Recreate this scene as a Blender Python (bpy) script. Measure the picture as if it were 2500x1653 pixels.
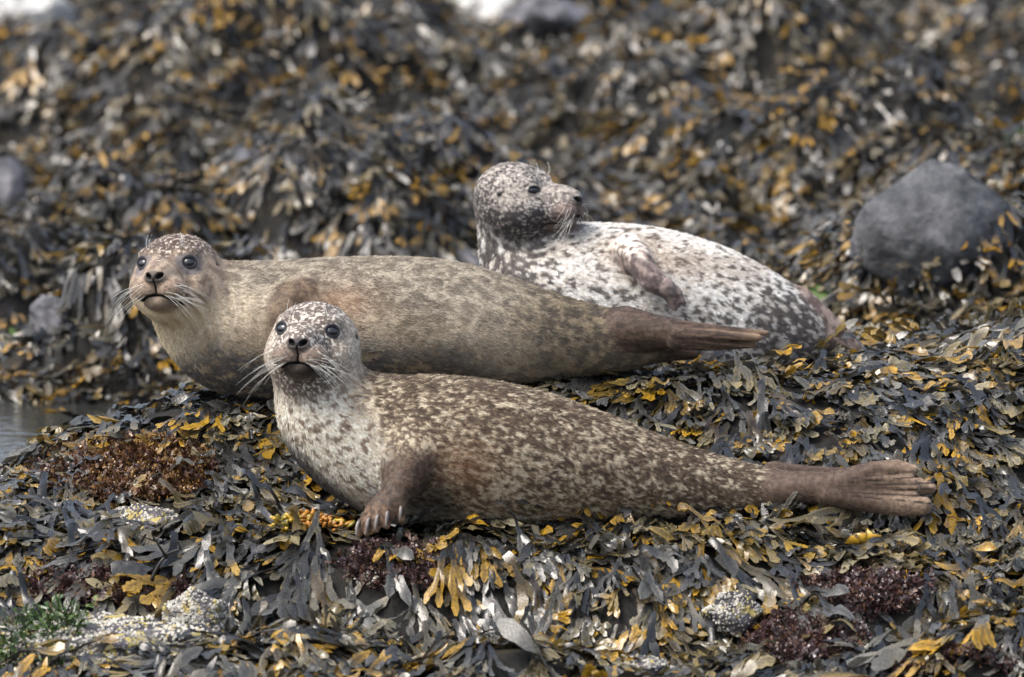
import bpy, bmesh, math
import numpy as np
from mathutils import Vector

for o in list(bpy.data.objects):
    bpy.data.objects.remove(o)
SC = bpy.context.scene
COL = SC.collection
R = math.radians
f4 = np.float32

# ------------------------------------------------------------------ camera
PITCH = R(7.0); DIST = 16.0; ZC = 0.35
CAMZ = ZC + DIST * math.tan(PITCH)
FD = DIST / math.cos(PITCH)              # metres along the lens axis to the near seal
HALF = 1.1 / FD                          # tan of half the horizontal view
cam_d = bpy.data.cameras.new('camera'); cam = bpy.data.objects.new('camera', cam_d); COL.objects.link(cam)
cam.location = (0, -DIST, CAMZ); cam.rotation_euler = (math.pi / 2 - PITCH, 0, 0)
cam_d.sensor_width = 36.0; cam_d.lens = 18.0 / HALF
cam_d.clip_start = 0.1; cam_d.clip_end = 600
cam_d.dof.use_dof = True; cam_d.dof.focus_distance = FD + 0.22
cam_d.dof.aperture_fstop = cam_d.lens / 1000.0 / 0.066
SC.camera = cam

# ------------------------------------------------------------------ overcast daylight
W = bpy.data.worlds.new('World'); SC.world = W; W.use_nodes = True
nt = W.node_tree; nt.nodes.clear()
sky = nt.nodes.new('ShaderNodeTexSky'); sky.sky_type = 'NISHITA'; sky.sun_disc = False
SUN_EL, SUN_AZ = R(56), R(-118)          # azimuth measured from +Y towards +X
sky.sun_elevation = SUN_EL; sky.sun_rotation = SUN_AZ
sky.air_density = 1.0; sky.dust_density = 4.0; sky.ozone_density = 1.0
hs = nt.nodes.new('ShaderNodeHueSaturation'); hs.inputs['Saturation'].default_value = 0.68
bg = nt.nodes.new('ShaderNodeBackground'); bg.inputs['Strength'].default_value = 0.15
wo = nt.nodes.new('ShaderNodeOutputWorld')
nt.links.new(sky.outputs[0], hs.inputs['Color']); nt.links.new(hs.outputs[0], bg.inputs[0]); nt.links.new(bg.outputs[0], wo.inputs[0])
sl = bpy.data.lights.new('sun', 'SUN'); sl.energy = 1.3; sl.angle = R(26); sl.color = (1.0, 0.95, 0.88)
so = bpy.data.objects.new('sun', sl); COL.objects.link(so)
sd = Vector((math.sin(SUN_AZ) * math.cos(SUN_EL), math.cos(SUN_AZ) * math.cos(SUN_EL), math.sin(SUN_EL)))
so.rotation_euler = sd.to_track_quat('Z', 'Y').to_euler()
so.location = (0, 0, 8)
SC.view_settings.view_transform = 'Standard'; SC.view_settings.look = 'None'
SC.view_settings.exposure = 1.22; SC.view_settings.gamma = 1.0
SC.render.engine = 'CYCLES'
SC.render.resolution_x = 1024; SC.render.resolution_y = 677

# ------------------------------------------------------------------ picture -> place helpers (used to lay things out at their own depth)
cp, sp = math.cos(PITCH), math.sin(PITCH)
NW, NH = 2500.0, 1653.0
DK = 2500.0 / 2371.0
def pt(px, py, Y):
    """point of the place at depth Y that lies on photo column px, row py (2500 px wide photo)"""
    px = np.asarray(px, float); py = np.asarray(py, float); Y = np.asarray(Y, float)
    u = (px - NW / 2) / (NW / 2) * HALF; v = -(py - NH / 2) / (NW / 2) * HALF
    dy = cp + v * sp; dz = -sp + v * cp
    t = (Y + DIST) / dy
    return np.stack(np.broadcast_arrays(t * u, Y, CAMZ + t * dz), -1)
def dp(x, y, Y): return pt(np.asarray(x) * DK, np.asarray(y) * DK, Y)   # the same from the 2371 px view
def mpp(Y): return 2.2 / 2500.0 * (DIST + Y) / DIST          # metres per photo pixel at depth Y
def proj(P):
    P = np.asarray(P, float)
    rx = P[..., 0]; ry = P[..., 1] + DIST; rz = P[..., 2] - CAMZ
    d = ry * cp - rz * sp; up = ry * sp + rz * cp
    return np.stack([NW / 2 + rx / d / HALF * NW / 2, NH / 2 - up / d / HALF * NW / 2], -1)

# ------------------------------------------------------------------ numpy noise
_rs = np.random.RandomState(5)
_perm = np.concatenate([_rs.permutation(256)] * 3).astype(np.int32)
_g = _rs.normal(size=(256, 3)).astype(f4); _g /= np.linalg.norm(_g, axis=1, keepdims=True)
def noise3(p):
    p = np.asarray(p, dtype=f4).reshape(-1, 3)
    i = np.floor(p).astype(np.int32); f = p - i; i &= 255
    w = f * f * f * (f * (f * 6 - 15) + 10)
    out = 0
    for dx in (0, 1):
        a = _perm[i[:, 0] + dx]; wx = w[:, 0] if dx else 1 - w[:, 0]
        for dy in (0, 1):
            b = _perm[a + ((i[:, 1] + dy) & 255)]; wy = w[:, 1] if dy else 1 - w[:, 1]
            for dz in (0, 1):
                c = _perm[b + ((i[:, 2] + dz) & 255)]; wz = w[:, 2] if dz else 1 - w[:, 2]
                g = _g[c]
                dot = g[:, 0] * (f[:, 0] - dx) + g[:, 1] * (f[:, 1] - dy) + g[:, 2] * (f[:, 2] - dz)
                out = out + wx * wy * wz * dot
    return out * 1.5
def fbm(p, oct=3, gain=.5):
    p = np.asarray(p, dtype=f4).reshape(-1, 3); a = 1.; s = 0.; q = p
    for k in range(oct):
        s = s + a * noise3(q); q = q * 2.03 + 17.3; a *= gain
    return s
def sstep(a, b, x):
    t = np.clip((x - a) / (b - a), 0, 1); return t * t * (3 - 2 * t)
def mixc(a, b, t):
    t = np.asarray(t)[:, None]; return np.asarray(a) * (1 - t) + np.asarray(b) * t
def srgb(r, g, b):
    c = np.array([r, g, b]) / 255.
    return np.where(c <= .04045, c / 12.92, ((c + .055) / 1.055) ** 2.4)

# ------------------------------------------------------------------ mesh helpers
def mesh_np(name, V, F, mat=None, parent=None, smooth=True, attrs=None):
    """V (n,3); F (m,3) or (m,4) int array, or a list of such"""
    me = bpy.data.meshes.new(name)
    V = np.asarray(V, dtype=f4)
    Fs = F if isinstance(F, list) else [F]
    Fs = [np.asarray(a, dtype=np.int32) for a in Fs if len(a)]
    loops = np.concatenate([a.ravel() for a in Fs])
    sizes = np.concatenate([np.full(len(a), a.shape[1], dtype=np.int32) for a in Fs])
    starts = np.concatenate([[0], np.cumsum(sizes)[:-1]]).astype(np.int32)
    me.vertices.add(len(V)); me.vertices.foreach_set('co', V.ravel())
    me.loops.add(len(loops)); me.loops.foreach_set('vertex_index', loops)
    me.polygons.add(len(sizes)); me.polygons.foreach_set('loop_start', starts)
    me.polygons.foreach_set('loop_total', sizes)
    if smooth: me.polygons.foreach_set('use_smooth', np.ones(len(sizes), dtype=bool))
    for k, a in (attrs or {}).items():
        a = np.asarray(a, dtype=f4)
        if a.ndim == 1:
            at = me.attributes.new(k, 'FLOAT', 'POINT'); at.data.foreach_set('value', a)
        else:
            at = me.attributes.new(k, 'FLOAT_COLOR', 'POINT')
            c = np.ones((len(a), 4), dtype=f4); c[:, :3] = a; at.data.foreach_set('color', c.ravel())
    me.update(); me.validate()
    if mat: me.materials.append(mat)
    o = bpy.data.objects.new(name, me); COL.objects.link(o)
    if parent: o.parent = parent
    return o
def tag(o, label=None, cat=None, group=None, kind=None):
    if label: o['label'] = label
    if cat: o['category'] = cat
    if group: o['group'] = group
    if kind: o['kind'] = kind
    return o
def tube(P, r0, r1, n=5, cap=True):
    """tapered tube along polyline P"""
    P = np.asarray(P, float); m = len(P)
    T = np.gradient(P, axis=0); T /= np.linalg.norm(T, axis=1, keepdims=True) + 1e-9
    up = np.array([.31, .2, .93]); A = np.cross(T, up); A /= np.linalg.norm(A, axis=1, keepdims=True) + 1e-9
    B = np.cross(T, A); rr = np.linspace(r0, r1, m) if np.isscalar(r0) else np.asarray(r0)
    a = np.arange(n) / n * 2 * math.pi
    V = P[:, None] + rr[:, None, None] * (np.cos(a)[None, :, None] * A[:, None] + np.sin(a)[None, :, None] * B[:, None])
    V = V.reshape(-1, 3); F = []
    for i in range(m - 1):
        for j in range(n):
            F.append((i * n + j, i * n + (j + 1) % n, (i + 1) * n + (j + 1) % n, (i + 1) * n + j))
    V = np.vstack([V, P[:1], P[-1:]]); T3 = []
    for j in range(n):
        T3.append((m * n, (j + 1) % n, j)); T3.append((m * n + 1, (m - 1) * n + j, (m - 1) * n + (j + 1) % n))
    return V, [np.array(F), np.array(T3)]
def uv_ball(n=16, m=10):
    V = [(0, 0, 1)]; F4 = []; F3 = []
    for i in range(1, m):
        th = math.pi * i / m
        for j in range(n):
            ph = 2 * math.pi * j / n; V.append((math.sin(th) * math.cos(ph), math.sin(th) * math.sin(ph), math.cos(th)))
    V.append((0, 0, -1)); L = len(V) - 1
    for j in range(n): F3.append((0, 1 + j, 1 + (j + 1) % n)); F3.append((L, 1 + (m - 2) * n + (j + 1) % n, 1 + (m - 2) * n + j))
    for i in range(m - 2):
        for j in range(n): F4.append((1 + i * n + j, 1 + (i + 1) * n + j, 1 + (i + 1) * n + (j + 1) % n, 1 + i * n + (j + 1) % n))
    return np.array(V), [np.array(F4), np.array(F3)]

# ------------------------------------------------------------------ materials
class NT:
    def __init__(s, name):
        s.m = bpy.data.materials.new(name); s.m.use_nodes = True; s.t = s.m.node_tree
        s.b = s.t.nodes['Principled BSDF']
    def n(s, typ, **kw):
        x = s.t.nodes.new(typ)
        for k, v in kw.items(): setattr(x, k, v)
        return x
    def l(s, a, b): s.t.links.new(a, b)
    def math(s, op, a, b=None, c=None):
        x = s.n('ShaderNodeMath', operation=op)
        for i, v in enumerate((a, b, c)):
            if v is None: continue
            if hasattr(v, 'node'): s.l(v, x.inputs[i])
            else: x.inputs[i].default_value = v
        return x.outputs[0]
    def ramp(s, fac, stops, interp='LINEAR'):
        x = s.n('ShaderNodeValToRGB'); x.color_ramp.interpolation = interp
        e = x.color_ramp.elements
        while len(e) < len(stops): e.new(.5)
        for i, (p, c) in enumerate(stops): e[i].position = p; e[i].color = (*c, 1) if len(c) == 3 else c
        s.l(fac, x.inputs[0]); return x.outputs[0]
    def mix(s, fac, a, b, mode='MIX'):
        x = s.n('ShaderNodeMix', data_type='RGBA', blend_type=mode)
        for i, v in ((0, fac), (6, a), (7, b)):
            if hasattr(v, 'node'): s.l(v, x.inputs[i])
            elif i == 0: x.inputs[0].default_value = v
            else: x.inputs[i].default_value = (*v, 1)
        return x.outputs[2]
    def noise(s, scale, detail=4, vec=None, rough=.5):
        x = s.n('ShaderNodeTexNoise'); x.inputs['Scale'].default_value = scale; x.inputs['Detail'].default_value = detail
        x.inputs['Roughness'].default_value = rough
        if vec is not None: s.l(vec, x.inputs['Vector'])
        return x.outputs[0]
    def bump(s, h, strength=.3, dist=.002):
        x = s.n('ShaderNodeBump'); x.inputs['Strength'].default_value = strength; x.inputs['Distance'].default_value = dist
        s.l(h, x.inputs['Height']); s.l(x.outputs[0], s.b.inputs['Normal'])
    def pos(s): return s.n('ShaderNodeNewGeometry').outputs['Position']
    def objc(s): return s.n('ShaderNodeTexCoord').outputs['Object']
    def attr(s, name, typ='GEOMETRY'): return s.n('ShaderNodeAttribute', attribute_name=name, attribute_type=typ)
    def set(s, **kw):
        for k, v in kw.items():
            i = s.b.inputs[k.replace('_', ' ')]
            if hasattr(v, 'node'): s.l(v, i)
            else: i.default_value = v

def mat_frond(name, per_object, tint=None):
    t = NT(name)
    tip = t.attr('tip').outputs['Fac']
    rnd = t.n('ShaderNodeObjectInfo').outputs['Random'] if per_object else t.attr('rnd').outputs['Fac']
    r2 = t.math('FRACT', t.math('MULTIPLY', rnd, 13.37)); r3 = t.math('FRACT', t.math('MULTIPLY', rnd, 57.1))
    body = t.ramp(rnd, [(0, (.007, .007, .007)), (.25, (.016, .016, .015)), (.45, (.030, .030, .027)), (.64, (.056, .053, .044)),
                        (.80, (.110, .098, .068)), (.92, (.085, .058, .020)), (1, (.038, .024, .010))])
    tipc = t.ramp(r2, [(0, (.33, .185, .014)), (.13, (.25, .145, .014)), (.25, (.15, .108, .030)), (.42, (.19, .165, .10)),
                       (.66, (.09, .087, .075)), (1, (.025, .025, .025))])
    nz = t.noise(38, 3, t.pos())
    amt = t.math('MULTIPLY', t.ramp(t.math('ADD', tip, t.math('MULTIPLY', t.math('SUBTRACT', nz, .5), .6)),
                                    [(.50, (0, 0, 0)), (.84, (1, 1, 1))]), t.ramp(r3, [(0, (.35,) * 3), (.5, (1,) * 3)]))
    c = t.mix(amt, body, tipc)
    full = t.ramp(t.math('FRACT', t.math('MULTIPLY', rnd, 131.7)), [(.965, (0, 0, 0)), (.97, (1, 1, 1))], 'CONSTANT')
    c = t.mix(t.math('MULTIPLY', full, .8), c, (.27, .155, .012))
    c = t.mix(1.0, c, t.ramp(t.noise(190, 4, t.pos(), .65), [(.3, (.5,) * 3), (.7, (1.45,) * 3)]), 'MULTIPLY')
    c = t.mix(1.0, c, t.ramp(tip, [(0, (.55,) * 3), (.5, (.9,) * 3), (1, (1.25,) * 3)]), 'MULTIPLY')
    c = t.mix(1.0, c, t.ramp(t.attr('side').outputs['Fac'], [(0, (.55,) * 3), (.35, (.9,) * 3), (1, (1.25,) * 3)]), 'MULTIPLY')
    if tint: c = t.mix(1.0, c, tint, 'MULTIPLY')
    t.set(Base_Color=c, Roughness=t.ramp(t.noise(70, 2, t.pos()), [(.3, (.15,) * 3), (.7, (.38,) * 3)]))
    t.b.inputs['Specular IOR Level'].default_value = .75
    t.bump(t.noise(240, 4, t.pos()), .3, .002)
    tr = t.n('ShaderNodeBsdfTranslucent'); t.l(c, tr.inputs['Color'])
    mx = t.n('ShaderNodeMixShader'); mx.inputs[0].default_value = .22
    out = t.t.nodes['Material Output']; t.l(t.b.outputs[0], mx.inputs[1]); t.l(tr.outputs[0], mx.inputs[2]); t.l(mx.outputs[0], out.inputs['Surface'])
    return t.m
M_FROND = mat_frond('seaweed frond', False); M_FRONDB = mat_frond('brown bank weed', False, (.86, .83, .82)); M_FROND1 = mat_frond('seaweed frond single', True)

def mat_ground():
    t = NT('wet rock under weed')
    n = t.noise(14, 6, t.pos()); c = t.ramp(n, [(.3, (.006, .006, .006)), (.55, (.014, .013, .011)), (.75, (.03, .024, .016))])
    t.set(Base_Color=c, Roughness=.8); t.b.inputs['Specular IOR Level'].default_value = .2; t.bump(t.noise(40, 6, t.pos()), .6, .02); return t.m
M_GROUND = mat_ground()

# ------------------------------------------------------------------ ground: sections across the shore, depth by depth
SEC_X = [-300, 0, 200, 400, 700, 1000, 1400, 1800, 2200, 2371, 2700]
SEC = [  # depth Y, photo row (2371 px view) of the ground at each column above
 (-1.8, [1960]*11),
 (-0.95,[1650,1640,1630,1610,1590,1610,1620,1630,1600,1600,1600]),
 (-0.62,[1560,1560,1560,1560,1530,1560,1575,1575,1500,1490,1490]),
 (-0.46,[1470,1470,1470,1460,1450,1480,1490,1490,1430,1420,1420]),
 (-0.32,[1370,1365,1360,1350,1320,1310,1315,1350,1345,1330,1330]),
 (-0.16,[1270,1265,1250,1245,1250,1245,1240,1235,1255,1260,1260]),
 (0.0,  [1225,1215,1200,1195,1200,1205,1195,1185,1190,1195,1195]),
 (0.3,  [1160,1140,1075,1060,1050,1040,1035,1030,1020,1015,1015]),
 (0.55, [1125,1100,1000,940,925,905,890,885,905,905,900]),
 (0.75, [1140,1110,980,912,910,880,860,858,860,850,850]),
 (0.95, [1190,1165,1040,960,930,880,850,840,815,800,800]),
 (1.2,  [1220,1200,1120,1030,960,890,850,835,780,772,780]),
 (1.5,  [1210,1190,1140,1080,1010,950,890,860,795,790,800]),
 (2.0,  [1120,1110,1080,1050,1020,1000,960,930,860,850,850]),
 (2.5,  [1060,1050,1010,980,960,930,880,850,800,780,780]),
 (3.2,  [960,945,920,890,860,820,790,770,730,710,710]),
 (4.2,  [810,800,780,750,720,690,670,650,620,610,600]),
 (5.4,  [640,630,620,590,570,550,530,510,490,480,480]),
 (6.8,  [450,440,430,410,400,390,370,360,340,330,330]),
 (8.5,  [240,230,225,215,210,200,190,180,170,160,160]),
 (10.5, [20,15,10,5,0,-5,-10,-15,-20,-25,-25]),
 (14.0, [-300]*11)]
def section_height(x, y):
    Ys = np.array([s[0] for s in SEC]); rows = np.array([s[1] for s in SEC], float) + np.interp([s[0] for s in SEC], [-.5, -.3, .15, 1.2, 1.6], [0, 24, 24, 36, 10])[:, None]   # room for the thickness of the weed
    sc = (DIST + y) / DIST * cp / cp
    px = 1185.5 + x / (2.2 / 2371.0 * sc)
    rr = np.stack([np.interp(px.ravel(), SEC_X, rows[i]) for i in range(len(Ys))], 0)     # (S,N)
    yy = np.clip(y.ravel(), Ys[0], Ys[-1] - 1e-4)
    k = np.clip(np.searchsorted(Ys, yy, side='right') - 1, 0, len(Ys) - 2)
    t = (yy - Ys[k]) / (Ys[k + 1] - Ys[k]); n = np.arange(len(yy))
    km = np.clip(k - 1, 0, None); kp = np.clip(k + 2, None, len(Ys) - 1)
    p0, p1, p2, p3 = rr[km, n], rr[k, n], rr[k + 1, n], rr[kp, n]
    lin = p1 * (1 - t) + p2 * t
    row = .5 * lin + .25 * ((t * ((2 * t - t * t) - 1)) * p0 + (t * t * (3 * t - 5) + 2) * p1 + (t * ((4 - 3 * t) * t + 1)) * p2 + ((t - 1) * t * t) * p3)
    return dp(px.ravel(), row, yy)[:, 2].reshape(x.shape)
HS = 0.025; HX0, HX1, HY0, HY1 = -4.0, 4.0, -1.8, 12.0
_gx = np.arange(HX0, HX1 + 1e-6, HS); _gy = np.arange(HY0, HY1 + 1e-6, HS)
_X, _Y = np.meshgrid(_gx, _gy, indexing='ij')
_H = section_height(_X, _Y)
_p = np.stack([_X.ravel(), _Y.ravel(), np.zeros(_X.size)], -1)
_bg = sstep(1.5, 3.0, _p[:, 1]); _near = 1 - sstep(.9, 1.5, _p[:, 1])
_b = np.abs(noise3(_p * [1.35, 1.0, 1] + 3.3)) * .56 + np.abs(noise3(_p * 2.6 + 8.1)) * .26 - .17     # boulders under the weed
_f = fbm(_p * 4.2 + 1.7, 3) * .030 + np.abs(noise3(_p * 7 + 2.2)) * .020
_step = sstep(-.3, -.5, _p[:, 1]) * (np.abs(noise3(_p * 2.1 + 4.)) * .16 - .04)
_H += (_b * _bg + _f * (.35 + .65 * sstep(.05, -.2, _p[:, 1])) + _step * _near).reshape(_H.shape)
def bump_at(px, py, Y, rx, ry, h):
    """a boulder under the weed"""
    global _H
    c = dp(px, py, Y); q = ((_X - c[0]) / rx) ** 2 + ((_Y - c[1]) / ry) ** 2
    _H += h * np.exp(-q * q * .9)
for a in [(800, 330, 5.2, .34, .5, .26), (230, 350, 5.0, .36, .4, .20), (680, 520, 3.6, .42, .4, .16), (1900, 250, 5.9, .5, .4, .26),
          (2150, 620, 3.0, .4, .3, .10), (1500, 330, 5.4, .3, .3, .14), (60, 520, 4.2, .3, .3, .12), (1120, 150, 7.5, .6, .5, .22),
          (2300, 470, 4.1, .16, .2, .20), (2010, 1215, -.10, .24, .13, -.030), (400, 130, 7.6, .5, .4, .26), (1650, 110, 8.0, .5, .4, .2), (330, 700, 3.0, .22, .25, .16)]:
    bump_at(*a)
# the wet pool behind the left edge of the outcrop
POOL_Z = float(dp(60, 1010, 2.1)[2])
_pm = ((_X + 1.25) / .42) ** 2 + ((_Y - 1.95) / .75) ** 2
_H = np.where(_pm < 1.6, np.minimum(_H, POOL_Z + (_pm - 1.0) * .05 + .008 * noise3(_p * 14).reshape(_H.shape)), _H)
def H(x, y):
    x = np.asarray(x); y = np.asarray(y)
    fx = np.clip((x - HX0) / HS, 0, _H.shape[0] - 1.001); fy = np.clip((y - HY0) / HS, 0, _H.shape[1] - 1.001)
    i = fx.astype(int); j = fy.astype(int); a = fx - i; b = fy - j
    return (_H[i, j] * (1 - a) * (1 - b) + _H[i + 1, j] * a * (1 - b) + _H[i, j + 1] * (1 - a) * b + _H[i + 1, j + 1] * a * b)
def gradH(x, y, e=.04):
    return (H(x + e, y) - H(x - e, y)) / (2 * e), (H(x, y + e) - H(x, y - e)) / (2 * e)
def axis(segs):
    out = [segs[0][0]]
    for a, b, st in segs:
        n = max(1, int(round((b - a) / st))); out += list(a + (b - a) * (np.arange(n) + 1) / n)
    return np.array(out)
ax = axis([(-400, -60, 110), (-60, -12, 12), (-12, -4, 2), (-4, -1.5, .10), (-1.5, 1.5, .03), (1.5, 4, .10), (4, 12, 2), (12, 60, 12), (60, 400, 110)])
ay = axis([(-400, -40, 120), (-40, -6, 8), (-6, -1.8, .7), (-1.8, 1.6, .03), (1.6, 11.9, .055), (11.9, 16, .6), (16, 60, 9), (60, 500, 110)])
GX, GY = np.meshgrid(ax, ay, indexing='ij')
GZ = H(GX, GY)
far = sstep(12, 60, np.maximum(np.abs(GX), GY)); GZ = GZ * (1 - far) + far * 1.2
GZ = np.where(GY < -1.8, GZ - np.minimum(1.2, (-1.8 - GY) * .5), GZ)
gi = np.arange(GX.size).reshape(GX.shape)
GF = np.stack([gi[:-1, :-1], gi[1:, :-1], gi[1:, 1:], gi[:-1, 1:]], -1).reshape(-1, 4)
ground = mesh_np('rocky_shore', np.stack([GX.ravel(), GY.ravel(), GZ.ravel()], -1), GF, M_GROUND)
tag(ground, 'dark wet rocky shore buried under brown seaweed', kind='structure')

# ------------------------------------------------------------------ seals: implicit bodies turned into one continuous skin
def cone(P, a, b, ra, rb):
    ba = b - a; L = float(ba @ ba) + 1e-12
    x = P[:, 0] - a[0]; y = P[:, 1] - a[1]; z = P[:, 2] - a[2]
    k = (x * ba[0] + y * ba[1] + z * ba[2]); t = np.clip(k * f4(1 / L), 0, 1)
    d = np.sqrt(np.maximum(x * x + y * y + z * z + t * (t * f4(L) - 2 * k), 0)) - (ra + (rb - ra) * t)
    return d, t
def ell(P, c, r):
    q = (P - np.asarray(c, f4)) / np.asarray(r, f4); k0 = np.linalg.norm(q, axis=1)
    k1 = np.linalg.norm(q / np.asarray(r, f4), axis=1)
    return k0 * (k0 - 1) / (k1 + 1e-9)
def smin(a, b, k):
    h = np.clip(.5 + .5 * (b - a) / k, 0, 1); return b * (1 - h) + a * h - k * h * (1 - h)
def catmull(N, m):
    N = np.asarray(N, float); E = np.vstack([2 * N[0] - N[1], N, 2 * N[-1] - N[-2]]); out = []
    for i in range(1, len(E) - 2):
        for t in np.arange(m) / m:
            p0, p1, p2, p3 = E[i - 1:i + 3]
            out.append(.5 * ((2 * p1) + (-p0 + p2) * t + (2 * p0 - 5 * p1 + 4 * p2 - p3) * t * t + (-p0 + 3 * p1 - 3 * p2 + p3) * t ** 3))
    out.append(N[-1]); return np.array(out)

class Seal:
    def __init__(s, spec):
        s.sp = spec
        nodes = []
        for (x, y, Y, r) in spec['spine']:
            p = dp(x, y, Y); nodes.append([*p, r * DK * mpp(Y)])
        s.nodes = catmull(nodes, 4).astype(f4); s.ky = spec.get('ky', 1.08)
        L = np.linalg.norm(np.diff(s.nodes[:, :3], axis=0), axis=1); s.S = np.concatenate([[0], np.cumsum(L)]).astype(f4)
        s.limbs = []
        for lb in spec['limbs']:
            ch = []
            for c in lb['chains']:
                ch.append(np.array([[*pt(x, y, Y), r * mpp(Y)] for (x, y, Y, r) in c], dtype=f4))
            s.limbs.append(dict(ch=ch, k=lb.get('k', .015), ki=lb.get('ki', .01), name=lb['name']))
        hd = spec['head']; y_, p_, r_ = R(hd['yaw']), R(hd['pitch']), R(hd['roll'])
        f0 = np.array([math.sin(y_), -math.cos(y_), 0]); z = np.array([0, 0, 1.]); r0 = np.array([math.cos(y_), math.sin(y_), 0])
        f = math.cos(p_) * f0 + math.sin(p_) * z; u = -math.sin(p_) * f0 + math.cos(p_) * z
        rr = math.cos(r_) * r0 + math.sin(r_) * u; uu = -math.sin(r_) * r0 + math.cos(r_) * u
        s.hb = np.stack([rr, uu, f], 1).astype(f4); s.hs = hd['scale']; s.hc = dp(*hd['at']).astype(f4)
        s.lid = hd.get('lid', 0.0); s.sn = hd.get('snout', 0.0)
        s.place_eyes()
    def h2w(s, q):
        q = np.array(q, dtype=f4); q[..., 2] = np.where(q[..., 2] > .05, .05 + (q[..., 2] - .05) * (1 + s.sn), q[..., 2])
        return s.hc + (q * s.hs) @ s.hb.T
    def w2h(s, P):
        q = ((P - s.hc) @ s.hb) / s.hs; q[:, 2] = np.where(q[:, 2] > .05, .05 + (q[:, 2] - .05) / (1 + s.sn), q[:, 2])      # longer or shorter snout
        return q
    def head_raw(s, q):
        m = np.concatenate([np.abs(q[:, :1]), q[:, 1:]], 1)      # mirrored
        d = ell(q, (0, .010, -.026), (.090, .079, .088))
        d = smin(d, ell(m, (.048, -.030, .006), (.048, .048, .066)), .03)
        d = smin(d, ell(q, (0, -.060, .010), (.062, .048, .074)), .03)
        d = smin(d, ell(q, (0, -.002, .058), (.042, .040, .082)), .03)
        d = smin(d, ell(m, (.027, -.033, .102), (.033, .027, .034)), .012)
        d = smin(d, ell(q, (0, -.008, .122), (.024, .015, .020)), .010)
        d = smin(d, ell(q, (0, -.060, .088), (.037, .021, .036)), .010)
        d = smin(d, ell(m, (.038, .046, .040), (.026, .012, .018)), .03)                       # brow
        return d, m
    def place_eyes(s):
        e0 = np.array([.0400, .023, .03]); ax_ = np.array([.46, .12, .880]); t = 0.
        for _ in range(40):
            d = float(s.head_raw((e0 + ax_ * t)[None].astype(f4))[0][0]); t -= d * .9
        s.ea = ax_.astype(f4); s.es = (e0 + ax_ * t).astype(f4)              # point on the skin where the lids open
        s.er = .0190; c = s.es - s.ea * .0130; s.eye = [c * np.array([-1, 1, 1]), c]
    def d_head(s, P):
        q = s.w2h(P).astype(f4); d, m = s.head_raw(q)
        # lids: a thin ring round each eye
        r_ = m - s.es; al = r_ @ s.ea; pe = r_ - al[:, None] * s.ea; pl = np.sqrt(pe[:, 0] ** 2 + (pe[:, 1] * 1.34) ** 2 + pe[:, 2] ** 2)
        d = smin(d, np.sqrt((pl - .0154) ** 2 + (al - .0004) ** 2) - .0026, .006)
        # nostrils, split lip and mouth, pressed into the skin
        dx, dy = m[:, 0] - .0118, q[:, 1] + .0055
        n1 = (dx * .80 + dy * .60) / .0082; n2 = (dx * -.60 + dy * .80) / .0052
        fr = sstep(.10, .125, q[:, 2])
        d = d + .012 * np.exp(-(n1 * n1 + n2 * n2) ** 2) * fr
        um = -.046 - 10.5 * q[:, 0] ** 2
        mo = np.exp(-((q[:, 1] - um) / .0024) ** 2) * sstep(.053, .044, m[:, 0]) * sstep(.06, .075, q[:, 2])
        ph = np.exp(-(q[:, 0] / .0018) ** 2) * sstep(-.047, -.042, q[:, 1]) * sstep(-.008, -.015, q[:, 1]) * sstep(.1, .12, q[:, 2])
        d = d + .0040 * mo + .0035 * ph
        # ear hole
        d = d + .005 * np.exp(-((m[:, 0] - .088) ** 2 + (q[:, 1] - .020) ** 2 + (q[:, 2] + .020) ** 2) / .0045 ** 2)
        return d * s.hs
    def d_body(s, P):
        Q = P.copy(); Q[:, 1] = (P[:, 1]) / s.ky
        best = None; bs = None; bi = None
        for i in range(len(s.nodes) - 1):
            a = s.nodes[i, :3].copy(); b = s.nodes[i + 1, :3].copy(); a[1] /= s.ky; b[1] /= s.ky
            d, t = cone(Q, a, b, s.nodes[i, 3], s.nodes[i + 1, 3])
            sv = s.S[i] + t * (s.S[i + 1] - s.S[i])
            if best is None: best, bs = d, sv
            else:
                c = d < best; best = np.where(c, d, best); bs = np.where(c, sv, bs)
        return best, bs
    def d_limbs(s, P):
        out = []
        for lb in s.limbs:
            pts_ = np.vstack(lb['ch']); lo = (pts_[:, :3] - pts_[:, 3:]).min(0) - .06; hi = (pts_[:, :3] + pts_[:, 3:]).max(0) + .06
            near = ((P > lo) & (P < hi)).all(1)
            full = np.full(len(P), .06, f4); full += np.linalg.norm(np.maximum(np.maximum(lo - P, P - hi), 0), axis=1)
            out.append(full)
            if not near.any(): continue
            PP = P; P = PP[near]
            D = None
            for c in lb['ch']:
                d1 = None
                for i in range(len(c) - 1):
                    d, _ = cone(P, c[i, :3], c[i + 1, :3], c[i, 3], c[i + 1, 3]); d1 = d if d1 is None else np.minimum(d1, d)
                D = d1 if D is None else smin(D, d1, lb['ki'])
            full[near] = D; P = PP
        return out
    def sdf(s, P, full=False):
        P = np.asarray(P, dtype=f4)
        db, sv = s.d_body(P); dh = s.d_head(P)
        d = smin(db, dh, s.sp.get('kn', .05))
        if 'folds' in s.sp:
            c, n, wl, amp, rad = s.sp['folds']; c = dp(*c); q = P - c.astype(f4); w = np.exp(-(q * q).sum(1) / rad ** 2)
            d = d + amp * w * np.sin(q @ np.asarray(n, f4) / wl * 6.283)
        dl = s.d_limbs(P)
        for lb, x in zip(s.limbs, dl): d = smin(d, x, lb['k'])
        if full: return d, db, sv, dh, dl
        return d

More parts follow.
